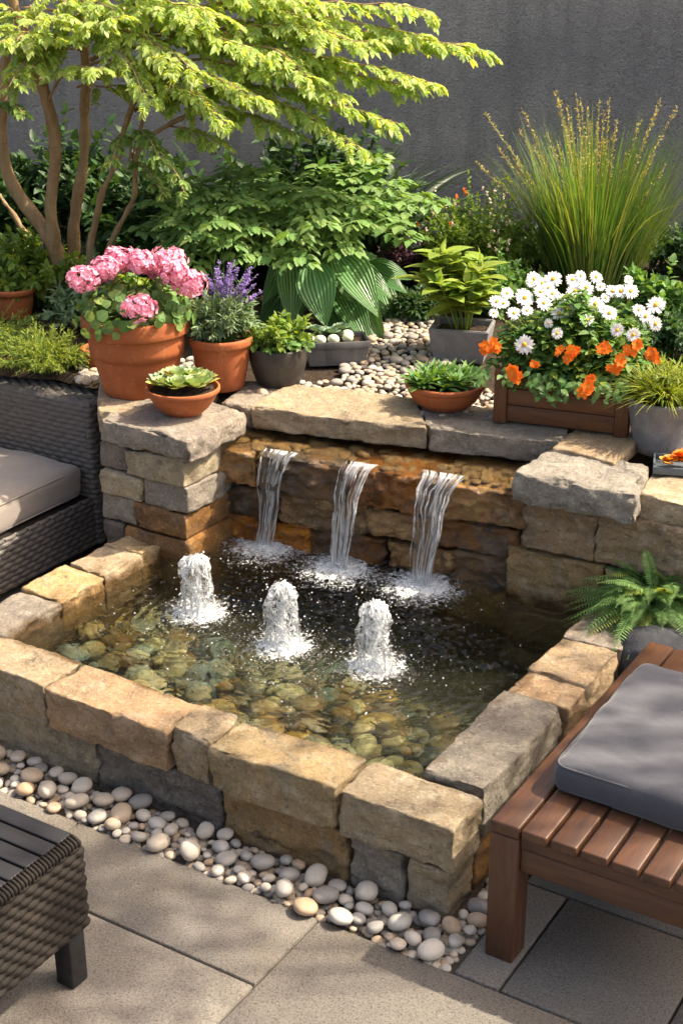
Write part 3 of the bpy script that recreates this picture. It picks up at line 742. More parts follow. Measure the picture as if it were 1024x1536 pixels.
wv_ = mk('pool_water', np.concatenate([top_, low, cen_]), [grid_faces(nu, nv)[:, ::-1], np.stack([rim[j_], nb + j_, nb + jn_, rim[jn_]], 1)[:, ::-1], np.stack([nb + jn_, nb + j_, np.full(m_, nb + m_)], 1)], M['water']); tag(wv_, kind='structure')
def water_z(x, y): return ZW
# film of water on the ledge
nu, nv = 160, 30
tt_, dd_ = np.meshgrid(np.linspace(-.01, LW + .01, nu), np.linspace(-.025, .2, nv), indexing='ij')
e = nrm(W(.42, 1.295)[:2] - W(1.50, 1.135)[:2]); nn = np.array([-e[1], e[0]])
xy = WF(0)[None] + tt_.ravel()[:, None] * e + dd_.ravel()[:, None] * nn
z = .608 + fbm(np.column_stack([xy * 22, xy[:, :1] * 0]), 9, 3) * .0018
z = z - .012 * np.clip((-.008 - dd_.ravel()) / .017, 0, 1) ** 2
o = mk('ledge_water', np.column_stack([xy, z]), [grid_faces(nu, nv)[:, ::-1]], M['film']); tag(o, kind='structure')

# ---------------------------------------------------------------- waterfalls and jets
def drops(center, n, spread, hgt, rmin, rmax, seed):
    r_ = np.random.default_rng(seed); a = Acc()
    bm = bmesh.new(); bmesh.ops.create_icosphere(bm, subdivisions=1, radius=1); SV = np.array([v.co[:] for v in bm.verts]); SF = np.array([[v.index for v in f.verts] for f in bm.faces]); bm.free()
    rr = np.abs(r_.normal(0, spread, n)); th = r_.uniform(0, 2 * PI, n); s = rmin + (rmax - rmin) * r_.random(n) ** 3
    zz = ZW + .002 + np.abs(r_.normal(0, 1, n)) * hgt * np.exp(-rr / spread * .8)
    C = np.stack([center[0] + rr * np.cos(th), center[1] + rr * np.sin(th), zz], 1)
    V = (C[:, None] + s[:, None, None] * SV[None] * [1, 1, .8]); V = V + r_.normal(0, .12, V.shape) * s[:, None, None]
    a.add(V.reshape(-1, 3), [(SF[None] + (np.arange(n) * len(SV))[:, None, None]).reshape(-1, 3)])
    return a
def foam_disc(center, rad, seed, hgt=.006, parent=None):
    nr, na = 22, 64; r_, t_ = np.meshgrid(np.linspace(0, 1, nr), np.linspace(0, 2 * PI, na, endpoint=False), indexing='ij')
    r_, t_ = r_.ravel(), t_.ravel(); x = center[0] + rad * r_ * np.cos(t_); y = center[1] + rad * r_ * np.sin(t_)
    p_ = np.column_stack([x, y, 0 * x])
    z = ZW + .008 + hgt * np.exp(-r_ * 3) + fbm(p_ * 45, seed, 3) * .006 * (1.1 - r_)
    return mk('foam', np.column_stack([x, y, z]), [grid_faces(nr, na, True)], M['foam_sheet'], parent, uv=np.column_stack([r_, t_ / 6.283]))
names = ['left waterfall, thinnest stream, pouring nearest the stone pier with the succulent bowl', 'middle waterfall pouring behind the centre fountain jet', 'right waterfall, the widest stream, pouring beside the thick capstone']
for i, (c_, u_, v_, wd) in enumerate(falls):
    root = thing('waterfall', names[i], 'waterfall', (c_[0], c_[1], ZW), group='three waterfalls over the ledge')
    top = P(u_, v_, .606)[:2]; dirv = c_ - top
    # path: over the lip, then a falling arc
    ns, nw_ = 90, 60
    s = np.linspace(0, 1, ns)
    dst = np.where(s < .12, -.03 + s / .12 * .03, ((s - .12) / .88) ** .75 * 1.0)
    hz = np.where(s < .12, 0, ((s - .12) / .88) ** 1.45)
    zc = .610 - (.610 - ZW + .004) * hz
    wdt = wd * (1 - .56 * s ** .75)
    back = -nn
    cx = top[None] + np.where(s[:, None] < .12, -back * dst[:, None] * -1 * -1, dirv[None] * dst[:, None])
    cx = np.where(s[:, None] < .12, top[None] + nn[None] * (.03 - s[:, None] / .12 * .03), cx)
    # film between the strands
    u = np.linspace(-.5, .5, nw_)
    pts = cx[:, None] + (u[None, :] * wdt[:, None])[..., None] * e
    edge = fbm(np.column_stack([s * 6, s * 0 + i, s * 0]), 50 + i, 3) * .005
    pts = pts + edge[:, None, None] * e
    pp = np.column_stack([np.tile(u * 7, ns), np.repeat(s * 3.0, nw_) + i * 7, np.zeros(ns * nw_)])
    dd = fbm(pp, 60 + i, 3) * .012 * np.repeat(np.clip(s * 4, .15, 1), nw_)
    V = np.column_stack([pts.reshape(-1, 2) - nn * (dd[:, None] + .010 * np.repeat(np.clip((s - .1) * 6, 0, 1), nw_)[:, None]), np.repeat(zc, nw_)])
    V2 = np.column_stack([pts.reshape(-1, 2) + nn * .004, np.repeat(zc, nw_)])
    uv = np.column_stack([np.tile(u + .5 + i, ns), np.repeat(s, nw_)])
    G = grid_faces(ns, nw_)
    mk('water_sheet', V, [G], M['fall'], root, uv=uv)
    st = Acc(); r_ = np.random.default_rng(70 + i)
    for k in range(5):
        u0 = (k + .5) / 5 - .5 + r_.uniform(-.03, .03); 
        if k in (0, 4): u0 = -.5 if k == 0 else .5
        uk = u0 * (1 - .15 * s) + .16 * fbm(np.column_stack([s * 2.4, s * 0 + k * 3.1, s * 0 + i]), 80, 3) * s ** .5
        cc = cx + (uk * wdt + edge)[:, None] * e - nn * .016 * np.clip((s - .1) * 6, .2, 1)[:, None]
        rad = (.0007 + .0026 * np.abs(fbm(np.column_stack([s * 14, s * 0 + k, s * 0 + i]), 90, 2))) * (1 + .6 * (k in (0, 4)))
        if r_.random() < .6:
            rad = rad * np.clip(1.4 - 2.2 * np.abs(s - r_.uniform(.2, .9)), 0.02, 1)
        Vt, Ft, Ut = tube(np.column_stack([cc, zc]), rad, 6)
        st.add(Vt, Ft, Ut + [k, 0])
    st.build('water_strands', M['strand'], root)
    foam_disc(c_, .20, 100 + i, .010, root)
    o = drops(c_, 1700, .06, .020, .0008, .0040, 110 + i).build('splash', M['foam'], root); o['kind'] = 'stuff'
    o = drops(c_, 420, .15, .022, .0008, .0030, 120 + i).build('water_droplets', M['foam'], root); o['kind'] = 'stuff'
jn = ['leftmost fountain jet bubbling up in the pool, nearest the left waterfall', 'middle fountain jet bubbling up in the centre of the pool', 'rightmost and nearest fountain jet bubbling up in the pool']
for i, c_ in enumerate(jets):
    root = thing('fountain_jet', jn[i], 'fountain', (c_[0], c_[1], ZW), group='three fountain jets in the pool')
    hj = [.205, .215, .215][i]
    nr, na = 90, 80
    s = np.linspace(0, 1, nr); th = np.linspace(0, 2 * PI, na, endpoint=False)
    # s=0 bottom ... 1 top
    prof = np.interp(s, [0, .08, .3, .6, .78, .88, .94, .98, 1], [.056, .049, .044, .041, .038, .034, .027, .015, .0])
    zz = ZW + .002 + hj * np.interp(s, [0, .7, .85, .93, .97, 1], [0, .72, .88, .955, .985, 1.])
    rr = np.repeat(prof, na); T = np.tile(th, nr); SS = np.repeat(s, na)
    pn = np.column_stack([np.cos(T) * 3.2, np.sin(T) * 3.2, SS * 3 + i * 9])
    disp = fbm(pn * [1, 1, .8], 130 + i, 3, .55) * .30 + fbm(pn * [2.4, 2.4, 2.6], 140 + i, 4) * .22
    rr = rr * (1 + disp)
    lean = np.array([[.004, 0], [-.004, .002], [.002, 0]][i])
    x = c_[0] + rr * np.cos(T) + fbm(np.column_stack([SS * 4, SS * 0, SS * 0 + i]), 3, 2) * .008; y = c_[1] + rr * np.sin(T)
    V = np.column_stack([x, y, np.repeat(zz, na) + fbm(pn * 2, 150, 3) * .016 * np.clip((SS - .5) * 2.5, 0, 1) * np.clip((1 - SS) * 12, 0, 1)])
    mk('water_dome', V, [grid_faces(nr, na, True)], M['jet'], root, uv=np.column_stack([T / 6.283, SS]))
    st = Acc(); r_ = np.random.default_rng(160 + i)
    for k in range(18):
        a0 = r_.uniform(0, 2 * PI); s_ = np.linspace(0, 1, 24); reach = r_.uniform(.008, .035)
        z0 = ZW + hj * r_.uniform(.35, .88)
        rad_ = .033 * r_.uniform(.6, 1.15) + reach * s_ ** .8; z_ = z0 + .012 * np.sin(PI * np.clip(s_ * 2.5, 0, 1)) - (z0 - ZW) * s_ ** 1.8
        a_ = a0 + .5 * fbm(np.column_stack([s_ * 3, s_ * 0 + k, s_ * 0]), 170, 2)
        tr_ = (.0008 + .0022 * r_.random()) * (.6 + .8 * np.abs(fbm(np.column_stack([s_ * 9, s_ * 0 + k, s_ * 0]), 171, 2)))
        Vt, Ft, Ut = tube(np.column_stack([c_[0] + rad_ * np.cos(a_), c_[1] + rad_ * np.sin(a_), z_]), tr_, 5); st.add(Vt, Ft, Ut)
    # bright core column
    cs = np.linspace(0, 1, 40); Vt, Ft, Ut = tube(np.column_stack([c_[0] + .006 * np.sin(cs * 9), c_[1] + 0 * cs, ZW + hj * .85 * cs]), .012 + .006 * fbm(np.column_stack([cs * 9, cs * 0, cs * 0 + i]), 172, 3), 12, rough=.006, seed=i); st.add(Vt, Ft, Ut)
    st.build('water_strands', M['strand'], root)
    foam_disc(c_, .14, 180 + i, .010, root)
    o = drops(c_, 650, .050, .016, .0008, .0036, 190 + i).build('splash', M['foam'], root); o['kind'] = 'stuff'
    o = drops(c_, 260, .10, .035, .0008, .0026, 200 + i).build('water_droplets', M['foam'], root); o['kind'] = 'stuff'
    o = drops(c_, 520, .17, .0012, .0010, .0036, 230 + i).build('floating_bubbles', M['foam'], root); o['kind'] = 'stuff'
    # droplets clinging round the dome
    d_ = drops(c_, 420, .034, .0, .0008, .0036, 210 + i); Vd = d_.V[0]; k_ = len(Vd) // 420; Vd[:, 2] += np.repeat(r_.uniform(0, hj * 1.03, 420), k_); o = d_.build('spray', M['foam'], root); o['kind'] = 'stuff'

# ---------------------------------------------------------------- pebbles
pm = []
for i in range(10):
    V, F = blob(i + 20, (1, random.uniform(.68, .95), random.uniform(.45, .62)), 3)
    o = mk('pebble', V * .02, [F], M['pebble'], local=True); pm.append(o.data); bpy.data.objects.remove(o)
def put_pebble(x, y, z, r, r_, label, group):
    o = bpy.data.objects.new('pebble', r_.choice(pm)); COL.objects.link(o)
    s = r / .0185; o.location = (x, y, z); o.rotation_euler = (r_.uniform(-.22, .22), r_.uniform(-.22, .22), r_.uniform(0, 6.3)); o.scale = (s, s, s)
    return tag(o, label, 'pebble', group)
def size_word(r): return 'large' if r > .022 else 'mid-sized' if r > .014 else 'small'
r2 = random.Random(11)
def ins(a, b):
    f = -.205 < b < -.055 and -.11 < a < 1.75
    s = -.115 < a < -.055 and -.205 < b < 1.0
    return f or s
pb = scatter_discs((-.12, 1.6, -.2, 1.0), [(.026, .034, 700), (.020, .026, 1500), (.014, .020, 3500), (.009, .013, 2500)], 0, ins, r2, .90)
print('strip pebbles', len(pb))
pb.sort(key=lambda p: -p[2])
gravel = Acc()
def gr_add(x, y, z, r, mi, r_):
    me = pm[mi]; V = np.zeros(len(me.vertices) * 3); me.vertices.foreach_get('co', V); V = V.reshape(-1, 3) * (r / .0185)
    a_ = r_.uniform(0, 6.3); ca, sa = math.cos(a_), math.sin(a_); F = np.zeros(len(me.polygons) * 3, int); me.polygons.foreach_get('vertices', F)
    gravel.add(np.stack([V[:, 0] * ca - V[:, 1] * sa + x, V[:, 0] * sa + V[:, 1] * ca + y, V[:, 2] + z], 1), [F.reshape(-1, 3)])
for k, (a, b, rr) in enumerate(pb):
    p = W(a, b); z = -.012 + rr * .8 + (r2.uniform(0, .012))
    if k < 215:
        place = "between the pool's front wall and the paving" if a > .35 else 'at the corner of the pool near the bench leg' if b < .05 else 'in the narrow gap beside the teak bench'
        put_pebble(p[0], p[1], z, rr, r2, size_word(rr) + ' rounded pale pebble ' + place, 'pale pebbles beside the pool wall')
    else: gr_add(p[0], p[1], z, rr, k % 10, r2)
for i in range(900):
    a, b = (r2.uniform(-.1, 1.7), r2.uniform(-.2, -.05)) if i < 700 else (r2.uniform(-.12, -.05), r2.uniform(-.2, 1))
    p = W(a, b); gr_add(p[0], p[1], -.014 + r2.uniform(0, .008), r2.uniform(.009, .015), i % 10, r2)
# pebble bed behind the capstones
bed_poly = [(445, 585), (390, 560), (470, 520), (545, 500), (560, 470), (640, 470), (660, 500), (650, 560), (735, 600), (735, 560), (760, 610), (600, 600)]
def bz(y): return .672 + .02 * (y - 4.7)
def inb(x, y):
    # region between dark pot, trough and the grey planter
    t = (y - 4.55) / 1.6
    if y < 4.90 - .43 * (x + .33) + .055: return False
    xl = -.36 + .16 * (y - 4.9) if y < 5.1 else -.05; xr = .62 if y < 5.0 else .42
    if y > 5.1: xl = .0 + .06 * (y - 5.1)
    return xl < x < xr and y < 6.3
bp = scatter_discs((-.8, .8, 4.4, 6.3), [(.022, .027, 120), (.016, .022, 900), (.011, .016, 5000), (.008, .011, 4000)], 0, inb, r2, .9)
print('bed pebbles', len(bp))
bp.sort(key=lambda p: p[1])
n_ind = 0
for k, (x, y, rr) in enumerate(bp):
    z = bz(y) + rr * .55
    if rr > .0105 and n_ind < 110:
        n_ind += 1; put_pebble(x, y, z, rr, r2, size_word(rr) + ' pale pebble on the raised bed ' + ('right behind the capstones' if y < 5.0 else 'between the slate trough and the grey planter'), 'pale pebbles on the raised bed')
    else: gr_add(x, y, z, rr, k % 10, r2)
for i in range(1300):
    x, y = r2.uniform(-.5, .7), r2.uniform(4.6, 6.2)
    if inb(x, y): gr_add(x, y, bz(y) + .002, r2.uniform(.009, .014), i % 10, r2)
for i in range(260):   # a few more left of the terracotta pots
    x, y = r2.uniform(-1.0, -.5), r2.uniform(5.1, 5.4); gr_add(x, y, .685, r2.uniform(.009, .02), i % 10, r2)
t = NT('gravel'); 
def gravel_mat():
    t = NT('gravel_stone'); rnd = t.n('NewGeometry').outputs['Random Per Island']; cr = t.n('ValToRGB', Fac=rnd); el = cr.color_ramp.elements; cr.color_ramp.interpolation = 'CONSTANT'
    cols = [(.44, .39, .32), (.33, .30, .26), (.42, .33, .24), (.26, .24, .22), (.50, .45, .38), (.36, .28, .20)]
    for i, c in enumerate(cols):
        e_ = el[i] if i < 2 else el.new(i / len(cols)); e_.position = i / len(cols); e_.color = (*c, 1)
    v = t.coord(); n_ = t.noise(v, 160, 4, .7)
    return t.out(t.princ(Base_Color=t.mix(t.mapr(n_, .55, .75, 0, .4), cr.outputs[0], (.2, .17, .14)), Roughness=.6, Normal=t.bump(n_, .25, .002), Specular_IOR_Level=.3))
o = gravel.build('gravel', gravel_mat()); tag(o, 'small pale gravel filling the gaps between the larger pebbles', 'gravel', kind='stuff')

# ================================================================ FURNITURE
def frame_thing(name, label, cat, a, b, z=0, rot=POOLROT):
    c = W(a, b, z); return thing(name, label, cat, (c[0], c[1], z), rot)
# -- teak bench: local x = -a, y = b; origin at its front-left leg corner
bn = frame_thing('teak_bench', 'low brown teak bench with slatted top on the right, holding the blue-grey cushion', 'bench', -.165, -.105)
BH = .385; BW = .80; BL = 1.02; lw_ = .072
def lm(n_, e, m, bev=.004): return box(n_, e, M[m], bn, bev)
for x0, y0 in ((0, 0), (BW - lw_, 0), (0, BL - lw_), (BW - lw_, BL - lw_)):
    lm('leg', (x0, x0 + lw_, y0, y0 + lw_, 0, BH - .034), 'teak_Z')
lm('side_rail', (.0, lw_, -.001, BL, BH - .033, BH), 'teak_Y', .005)
lm('side_apron', (.014, .04, lw_ + .001, BL - lw_ - .001, BH - .15, BH - .035), 'teak_Y')
lm('front_apron', (lw_ + .001, BW - lw_ - .001, .012, .038, BH - .125, BH - .062), 'teak_X')
lm('front_rail', (lw_ + .001, BW - lw_ - .001, .008, .042, BH - .060, BH - .029), 'teak_X')
lm('back_rail', (lw_ + .001, BW - lw_ - .001, BL - .045, BL - .010, BH - .12, BH - .029), 'teak_X')
x = lw_ + .006; k = 0
sw = .062
while x + sw < BW:
    lm('slat', (x, x + sw, -.002, BL, BH - .026, BH - .001 + random.uniform(-.001, .001)), 'teak_Y', .004); x += sw + .010
# -- cushion on the bench
def cushion(name, label, loc, rot, dx, dy, dz, mat, piping=True, r=.03, bul=.014, cat='cushion'):
    root = thing(name, label, cat, loc, rot)
    V, F, N = rbox((dx, dy, dz), r, .015); p = V / np.array([dx, dy, dz]) * 2
    V[:, 2] += np.sign(V[:, 2]) * bul * (1 - p[:, 0] ** 4).clip(0) * (1 - p[:, 1] ** 4).clip(0) * (np.abs(p[:, 2]) > .3)
    V += N * (fbm(V * 6, 3, 3) * .0065)[:, None]; V[:, 2] -= (V[:, 2] > 0) * np.clip(1 - np.abs(fbm(V * [3, 9, 3] + 5, 12, 2)) * 5, 0, 1) * .004
    V[:, 2] += dz / 2; mk('cushion_cover', V, [F], mat, root, local=True)
    if piping:
        for zz in (r * .42, dz - r * .42):
            k_ = 120; th = np.linspace(0, 2 * PI, k_); sx, sy = dx / 2 - r * .22, dy / 2 - r * .22; rc = r * 1.1
            c_ = np.cos(th); s_ = np.sin(th); m_ = np.maximum(np.abs(c_), np.abs(s_)); qx, qy = c_ / m_ * sx, s_ / m_ * sy
            ix, iy = np.clip(qx, -sx + rc, sx - rc), np.clip(qy, -sy + rc, sy - rc); dv = np.stack([qx - ix, qy - iy], 1); ln = np.linalg.norm(dv, axis=1, keepdims=True)
            dv = np.where(ln > 1e-6, dv / np.maximum(ln, 1e-6) * np.minimum(ln, rc), dv)
            pts = np.column_stack([ix + dv[:, 0], iy + dv[:, 1], np.full(k_, zz)])
            pts = spline(pts, 400)
            Vt, Ft, _ = tube(pts, .0034, 6, cap=False); mk('piping', Vt, Ft, mat, root, local=True)
    return root
cc = P(822, 1188, BH)     # near-left lower corner of the cushion
ca, cb = AB(cc); dxc, dyc = .62, .585
ctr = W(ca - dxc / 2, cb + dyc / 2)
cushion('seat_cushion', 'thick blue-grey fabric seat cushion with piped edges lying on the teak bench', (ctr[0], ctr[1], BH + .0015), POOLROT, dxc, dyc, .085, M['grey_fab'])

# -- wicker weave
def weave(w_, h_, pu=.030, pv=.0125, amp=.0035, du=.0035, dv=.0016, ph=2.1):
    nu_, nv_ = int(w_ / du) + 2, int(h_ / dv) + 2
    U, Vv = np.meshgrid(np.linspace(0, w_, nu_), np.linspace(0, h_, nv_), indexing='ij'); U, Vv = U.ravel(), Vv.ravel()
    wob_ = fbm(np.column_stack([U * 12, Vv * 12, U * 0]), 8, 2) * .0015; v2 = Vv + wob_
    row = np.floor(v2 / pv); fr = v2 / pv - row
    hh = np.abs(np.sin(PI * fr)) ** .6 * (.08 + .92 * np.abs(np.sin(PI * (U / pu + row * .5))) ** .8)
    return U, Vv, hh * amp, grid_faces(nu_, nv_)
def weave_path(acc_, path, z0, z1, **k):
    """weave on a vertical wall that follows a plan path; the outside is to the right of the path"""
    path = np.asarray(path, float); L = np.concatenate([[0], np.cumsum(np.linalg.norm(np.diff(path, axis=0), axis=1))])
    U, Vv, hh, F = weave(L[-1], z1 - z0, **k)
    px = np.interp(U, L, path[:, 0]); py = np.interp(U, L, path[:, 1])
    e_ = .006; tx = np.interp(U + e_, L, path[:, 0]) - np.interp(U - e_, L, path[:, 0]); ty = np.interp(U + e_, L, path[:, 1]) - np.interp(U - e_, L, path[:, 1])
    ln = np.hypot(tx, ty); nx, ny = ty / ln, -tx / ln
    # round the rim inwards at the top
    top = np.clip((Vv - (z1 - z0) + .018) / .018, 0, 1); inn = -.010 * top ** 2
    acc_.add(np.column_stack([px + nx * (hh + inn), py + ny * (hh + inn), z0 + Vv]), [F])
def weave_top(acc_, x0, x1, y0, y1, z, along='x', **k):
    if along == 'x': U, Vv, hh, F = weave(x1 - x0, y1 - y0, **k); X_, Y_ = x0 + U, y0 + Vv
    else: U, Vv, hh, F = weave(y1 - y0, x1 - x0, **k); X_, Y_ = x0 + Vv, y0 + U; F = F[:, ::-1]
    ed = np.minimum(np.minimum(X_ - x0, x1 - X_), np.minimum(Y_ - y0, y1 - Y_)); dz = -.010 * (1 - np.clip(ed / .018, 0, 1)) ** 2
    acc_.add(np.column_stack([X_, Y_, z + hh + dz]), [F])
def rrect(x0, x1, y0, y1, r, start=0):
    pts = []
    for cx, cy, a0 in ((x1 - r, y0 + r, -90), (x1 - r, y1 - r, 0), (x0 + r, y1 - r, 90), (x0 + r, y0 + r, 180)):
        for t in np.linspace(0, 90, 7): pts.append((cx + r * math.cos(R(a0 + t)), cy + r * math.sin(R(a0 + t))))
    pts.append(pts[0]); return np.array(pts)   # counter-clockwise: outside to the right
# -- sofa. local x = -a (towards the pool), y = b. origin: far front corner of the seat block
sf = frame_thing('wicker_sofa', 'grey-brown woven wicker garden sofa at the left edge facing the pool', 'sofa', 2.13, 1.335)
AH = .615; SH = .245; aw = .155
a_ = Acc(); weave_path(a_, rrect(-.85, 0, -aw, .0, .022), .045, AH, amp=.008, pu=.058, pv=.0205); weave_top(a_, -.85, 0, -aw, 0, AH - .002, 'x', amp=.008, pu=.058, pv=.0205)
a_.build('armrest', M['wicker_brown'], sf, local=True)
b_ = Acc(); weave_path(b_, [(-.012, -1.7), (-.012, -aw)], .045, SH, amp=.008, pu=.058, pv=.0205); b_.build('seat_front', M['wicker_brown'], sf, local=True)
box('seat_deck', (-.83, -.012, -1.7, -aw - .003, .06, SH - .004), M['wicker_dark'], sf, .006)
box('arm_core', (-.84, -.012, -aw + .012, -.012, .05, AH - .015), M['wicker_dark'], sf, .004)
b_ = Acc(); weave_path(b_, [(-.85, -1.7), (-.85, -aw)][::1], .045, .75, amp=.0045); box('backrest_core', (-.98, -.86, -1.7, 0, .05, .74), M['wicker_dark'], sf, .02); b_.build('backrest', M['wicker_brown'], sf, local=True)
for x_, y_ in ((-.07, -.07), (-.9, -.07), (-.07, -1.6), (-.9, -1.6)): box('foot', (x_ - .02, x_ + .02, y_ - .02, y_ + .02, 0, .05), M['black_wood'], sf, .003)
# its cushion: near end out of the picture
c_ = W(2.13 + .035 + .40, 1.335 - aw - .006 - .47)
cushion('seat_cushion', 'thick light taupe seat cushion with a seam lying on the wicker sofa', (c_[0], c_[1], SH + .001), POOLROT, .80, .93, .128, M['taupe'], piping=True, r=.034, bul=.012)
# -- coffee table. origin back-right corner
ct = frame_thing('wicker_table', 'low dark wicker coffee table with black slatted top in the lower left corner', 'table', .575, -.655)
TH_ = .395; TX, TY = .62, .62
a_ = Acc(); weave_path(a_, rrect(-TX, 0, -TY, 0, .018), .155, TH_ - .012, pu=.040, pv=.0195, amp=.0095, dv=.0018); 
a_.build('wicker_side', M['wicker_dark'], ct, local=True)
box('inner_frame', (-TX + .012, -.012, -TY + .012, -.012, .17, TH_ - .03), M['black_wood'], ct, .004)
for x_, y_ in ((-.062, -.062), (-TX + .01, -.062), (-.062, -TY + .01), (-TX + .01, -TY + .01)): box('leg', (x_, x_ + .052, y_, y_ + .052, 0, .165), M['black_wood'], ct, .004)
a_ = Acc()
for y0_ in np.arange(-TY, -.02, .0105):   # wrapped rim at the right edge
    Vt, Ft, _ = tube(spline([(-.002, y0_ + .005, TH_ - .022), (.003, y0_ + .005, TH_ - .006), (-.012, y0_ + .005, TH_ + .003), (-.022, y0_ + .005, TH_ + .001)], 10), .0048, 8, flat=.8); a_.add(Vt, Ft)
a_.build('wrapped_rim', M['wicker_dark'], ct, local=True)
for y0_ in np.arange(-TY + .003, -.03, .0515): box('slat', (-TX + .01, -.026, y0_, y0_ + .045, TH_ - .012, TH_ + .001), M['black_wood'], ct, .003)

# ================================================================ FOLIAGE TOOLS
def leaf_tpl(n=4, w=.42, kind='ovate', fold=.18, droop=.2, serr=0., pleat=0):
    t = np.linspace(0, 1, n + 1)
    if kind == 'ovate': wd = np.sin(PI * t ** .78) ** .85
    elif kind == 'lance': wd = np.sin(PI * t ** .85) ** 1.1
    elif kind == 'round': wd = np.sqrt(np.clip(1 - (2 * t - 1) ** 2, 0, 1))
    elif kind == 'heart': wd = np.sqrt(np.clip(1 - (2 * (t ** .62) - 1) ** 2, 0, 1))
    elif kind == 'strap': wd = np.minimum(1, np.minimum((t + .05) * 6, (1 - t) * 3 + .01))
    elif kind == 'spat': wd = np.sin(PI * t ** 1.6) ** .8
    elif kind == 'petal': wd = np.sin(PI * t ** 1.2) ** .6
    wd = wd * w / 2 * 1.0; wd[0] = max(wd[0], .02 * w); wd[-1] = .0 if kind not in ('petal',) else .15 * w
    if serr: wd = wd * (1 - serr * (np.arange(n + 1) % 2))
    cols = [-1, -.5, 0, .5, 1] if pleat else [-1, 0, 1]
    V = []; U = []
    for i in range(n + 1):
        for c in cols:
            z = -droop * t[i] ** 2 + fold * abs(c) * wd[i] + (pleat * .5 * wd[i] if abs(c) == .5 else 0)
            V.append((c * wd[i], t[i] - (.06 * abs(c) * serr if serr else 0), z)); U.append((.5 + c * .5, t[i]))
    m = len(cols); F = []
    for i in range(n):
        for j in range(m - 1): F.append((i * m + j, i * m + j + 1, (i + 1) * m + j + 1, (i + 1) * m + j))
    return np.array(V), [np.array(F)], np.array(U)
def inst(acc_, tpl, P_, D, U_, S_, Ws=1., jit=0):
    P_, D, U_ = np.atleast_2d(P_), nrm(np.atleast_2d(D)), np.atleast_2d(U_).astype(float); nn0 = max(len(P_), len(D), len(U_)); P_ = np.broadcast_to(P_, (nn0, 3)); D = np.broadcast_to(D, (nn0, 3)); U_ = np.broadcast_to(U_, (nn0, 3))
    X = nrm(np.cross(D, U_)); Z = np.cross(X, D); S_ = np.broadcast_to(np.asarray(S_, float), (len(P_),)); Ws = np.broadcast_to(np.asarray(Ws, float), (len(P_),))
    V, Fs, U2 = tpl; k = len(V); n_ = len(P_)
    out = P_[:, None] + S_[:, None, None] * (V[None, :, 0:1] * X[:, None] * Ws[:, None, None] + V[None, :, 1:2] * D[:, None] + V[None, :, 2:3] * Z[:, None])
    acc_.add(out.reshape(-1, 3), [(f[None] + (np.arange(n_) * k)[:, None, None]).reshape(-1, f.shape[1]) for f in Fs], np.tile(U2, (n_, 1)))
def rdir(n_, up=0., r_=rng, spread=1.):
    v = r_.normal(0, spread, (n_, 3)); v[:, 2] += up; return nrm(v)
UP = np.array([0, 0, 1.])
T_OV = leaf_tpl(4, .5, 'ovate', .2, .22); T_LA = leaf_tpl(4, .28, 'lance', .2, .3); T_RD = leaf_tpl(4, .95, 'heart', .12, .12)
T_SER = leaf_tpl(8, .62, 'ovate', .12, .2, serr=.16); T_ST = leaf_tpl(8, .12, 'strap', .3, .0)
T_SM = leaf_tpl(3, .5, 'ovate', .2, .15); T_SP = leaf_tpl(5, .5, 'spat', .3, -.1); T_PET = leaf_tpl(3, .42, 'petal', .1, .12); T_PR = leaf_tpl(3, .9, 'petal', .08, .1)
T_NE = leaf_tpl(2, .16, 'lance', .2, .1)
def curve_blade(acc_, base, tip_dir, length, droop, width, n_=7, uvr=1, twist=0):
    """ribbon blades, vectorised over many"""
    base = np.atleast_2d(base); d = nrm(np.atleast_2d(tip_dir)); m = len(base); t = np.linspace(0, 1, n_ + 1)
    length = np.broadcast_to(length, (m,)); droop = np.broadcast_to(droop, (m,)); width = np.broadcast_to(width, (m,))
    out_ = d * [1, 1, 0]; ol = np.linalg.norm(out_, axis=1, keepdims=True); out_ = out_ / np.maximum(ol, 1e-3)
    C = base[:, None] + d[:, None] * (length[:, None] * t)[..., None] + (droop * length)[:, None, None] * (t ** 2.2)[None, :, None] * (out_ * .8 - UP)[:, None]
    side = nrm(np.cross(d, UP)); side = np.where(np.linalg.norm(side, axis=1, keepdims=True) < .1, [1, 0, 0], side)
    wd = width[:, None] * (np.minimum(1, (1 - t) * 2.2) * np.minimum(1, t * 5 + .5))[None] / 2
    L_ = C - side[:, None] * wd[..., None]; R_ = C + side[:, None] * wd[..., None]
    Mi = C - np.array([0, 0, 1]) * wd[..., None] * .5
    V = np.stack([L_, Mi, R_], 2).reshape(m, -1, 3); k = (n_ + 1) * 3; F = []
    for i in range(n_):
        for j in (0, 1): F.append((i * 3 + j, i * 3 + j + 1, i * 3 + 4 + j, i * 3 + 3 + j))
    uv = np.array([(c, tt__) for tt__ in t for c in (0, .5, 1)])
    acc_.add(V.reshape(-1, 3), [(np.array(F)[None] + (np.arange(m) * k)[:, None, None]).reshape(-1, 4)], np.tile(uv, (m, 1)))
    return C[:, -1]
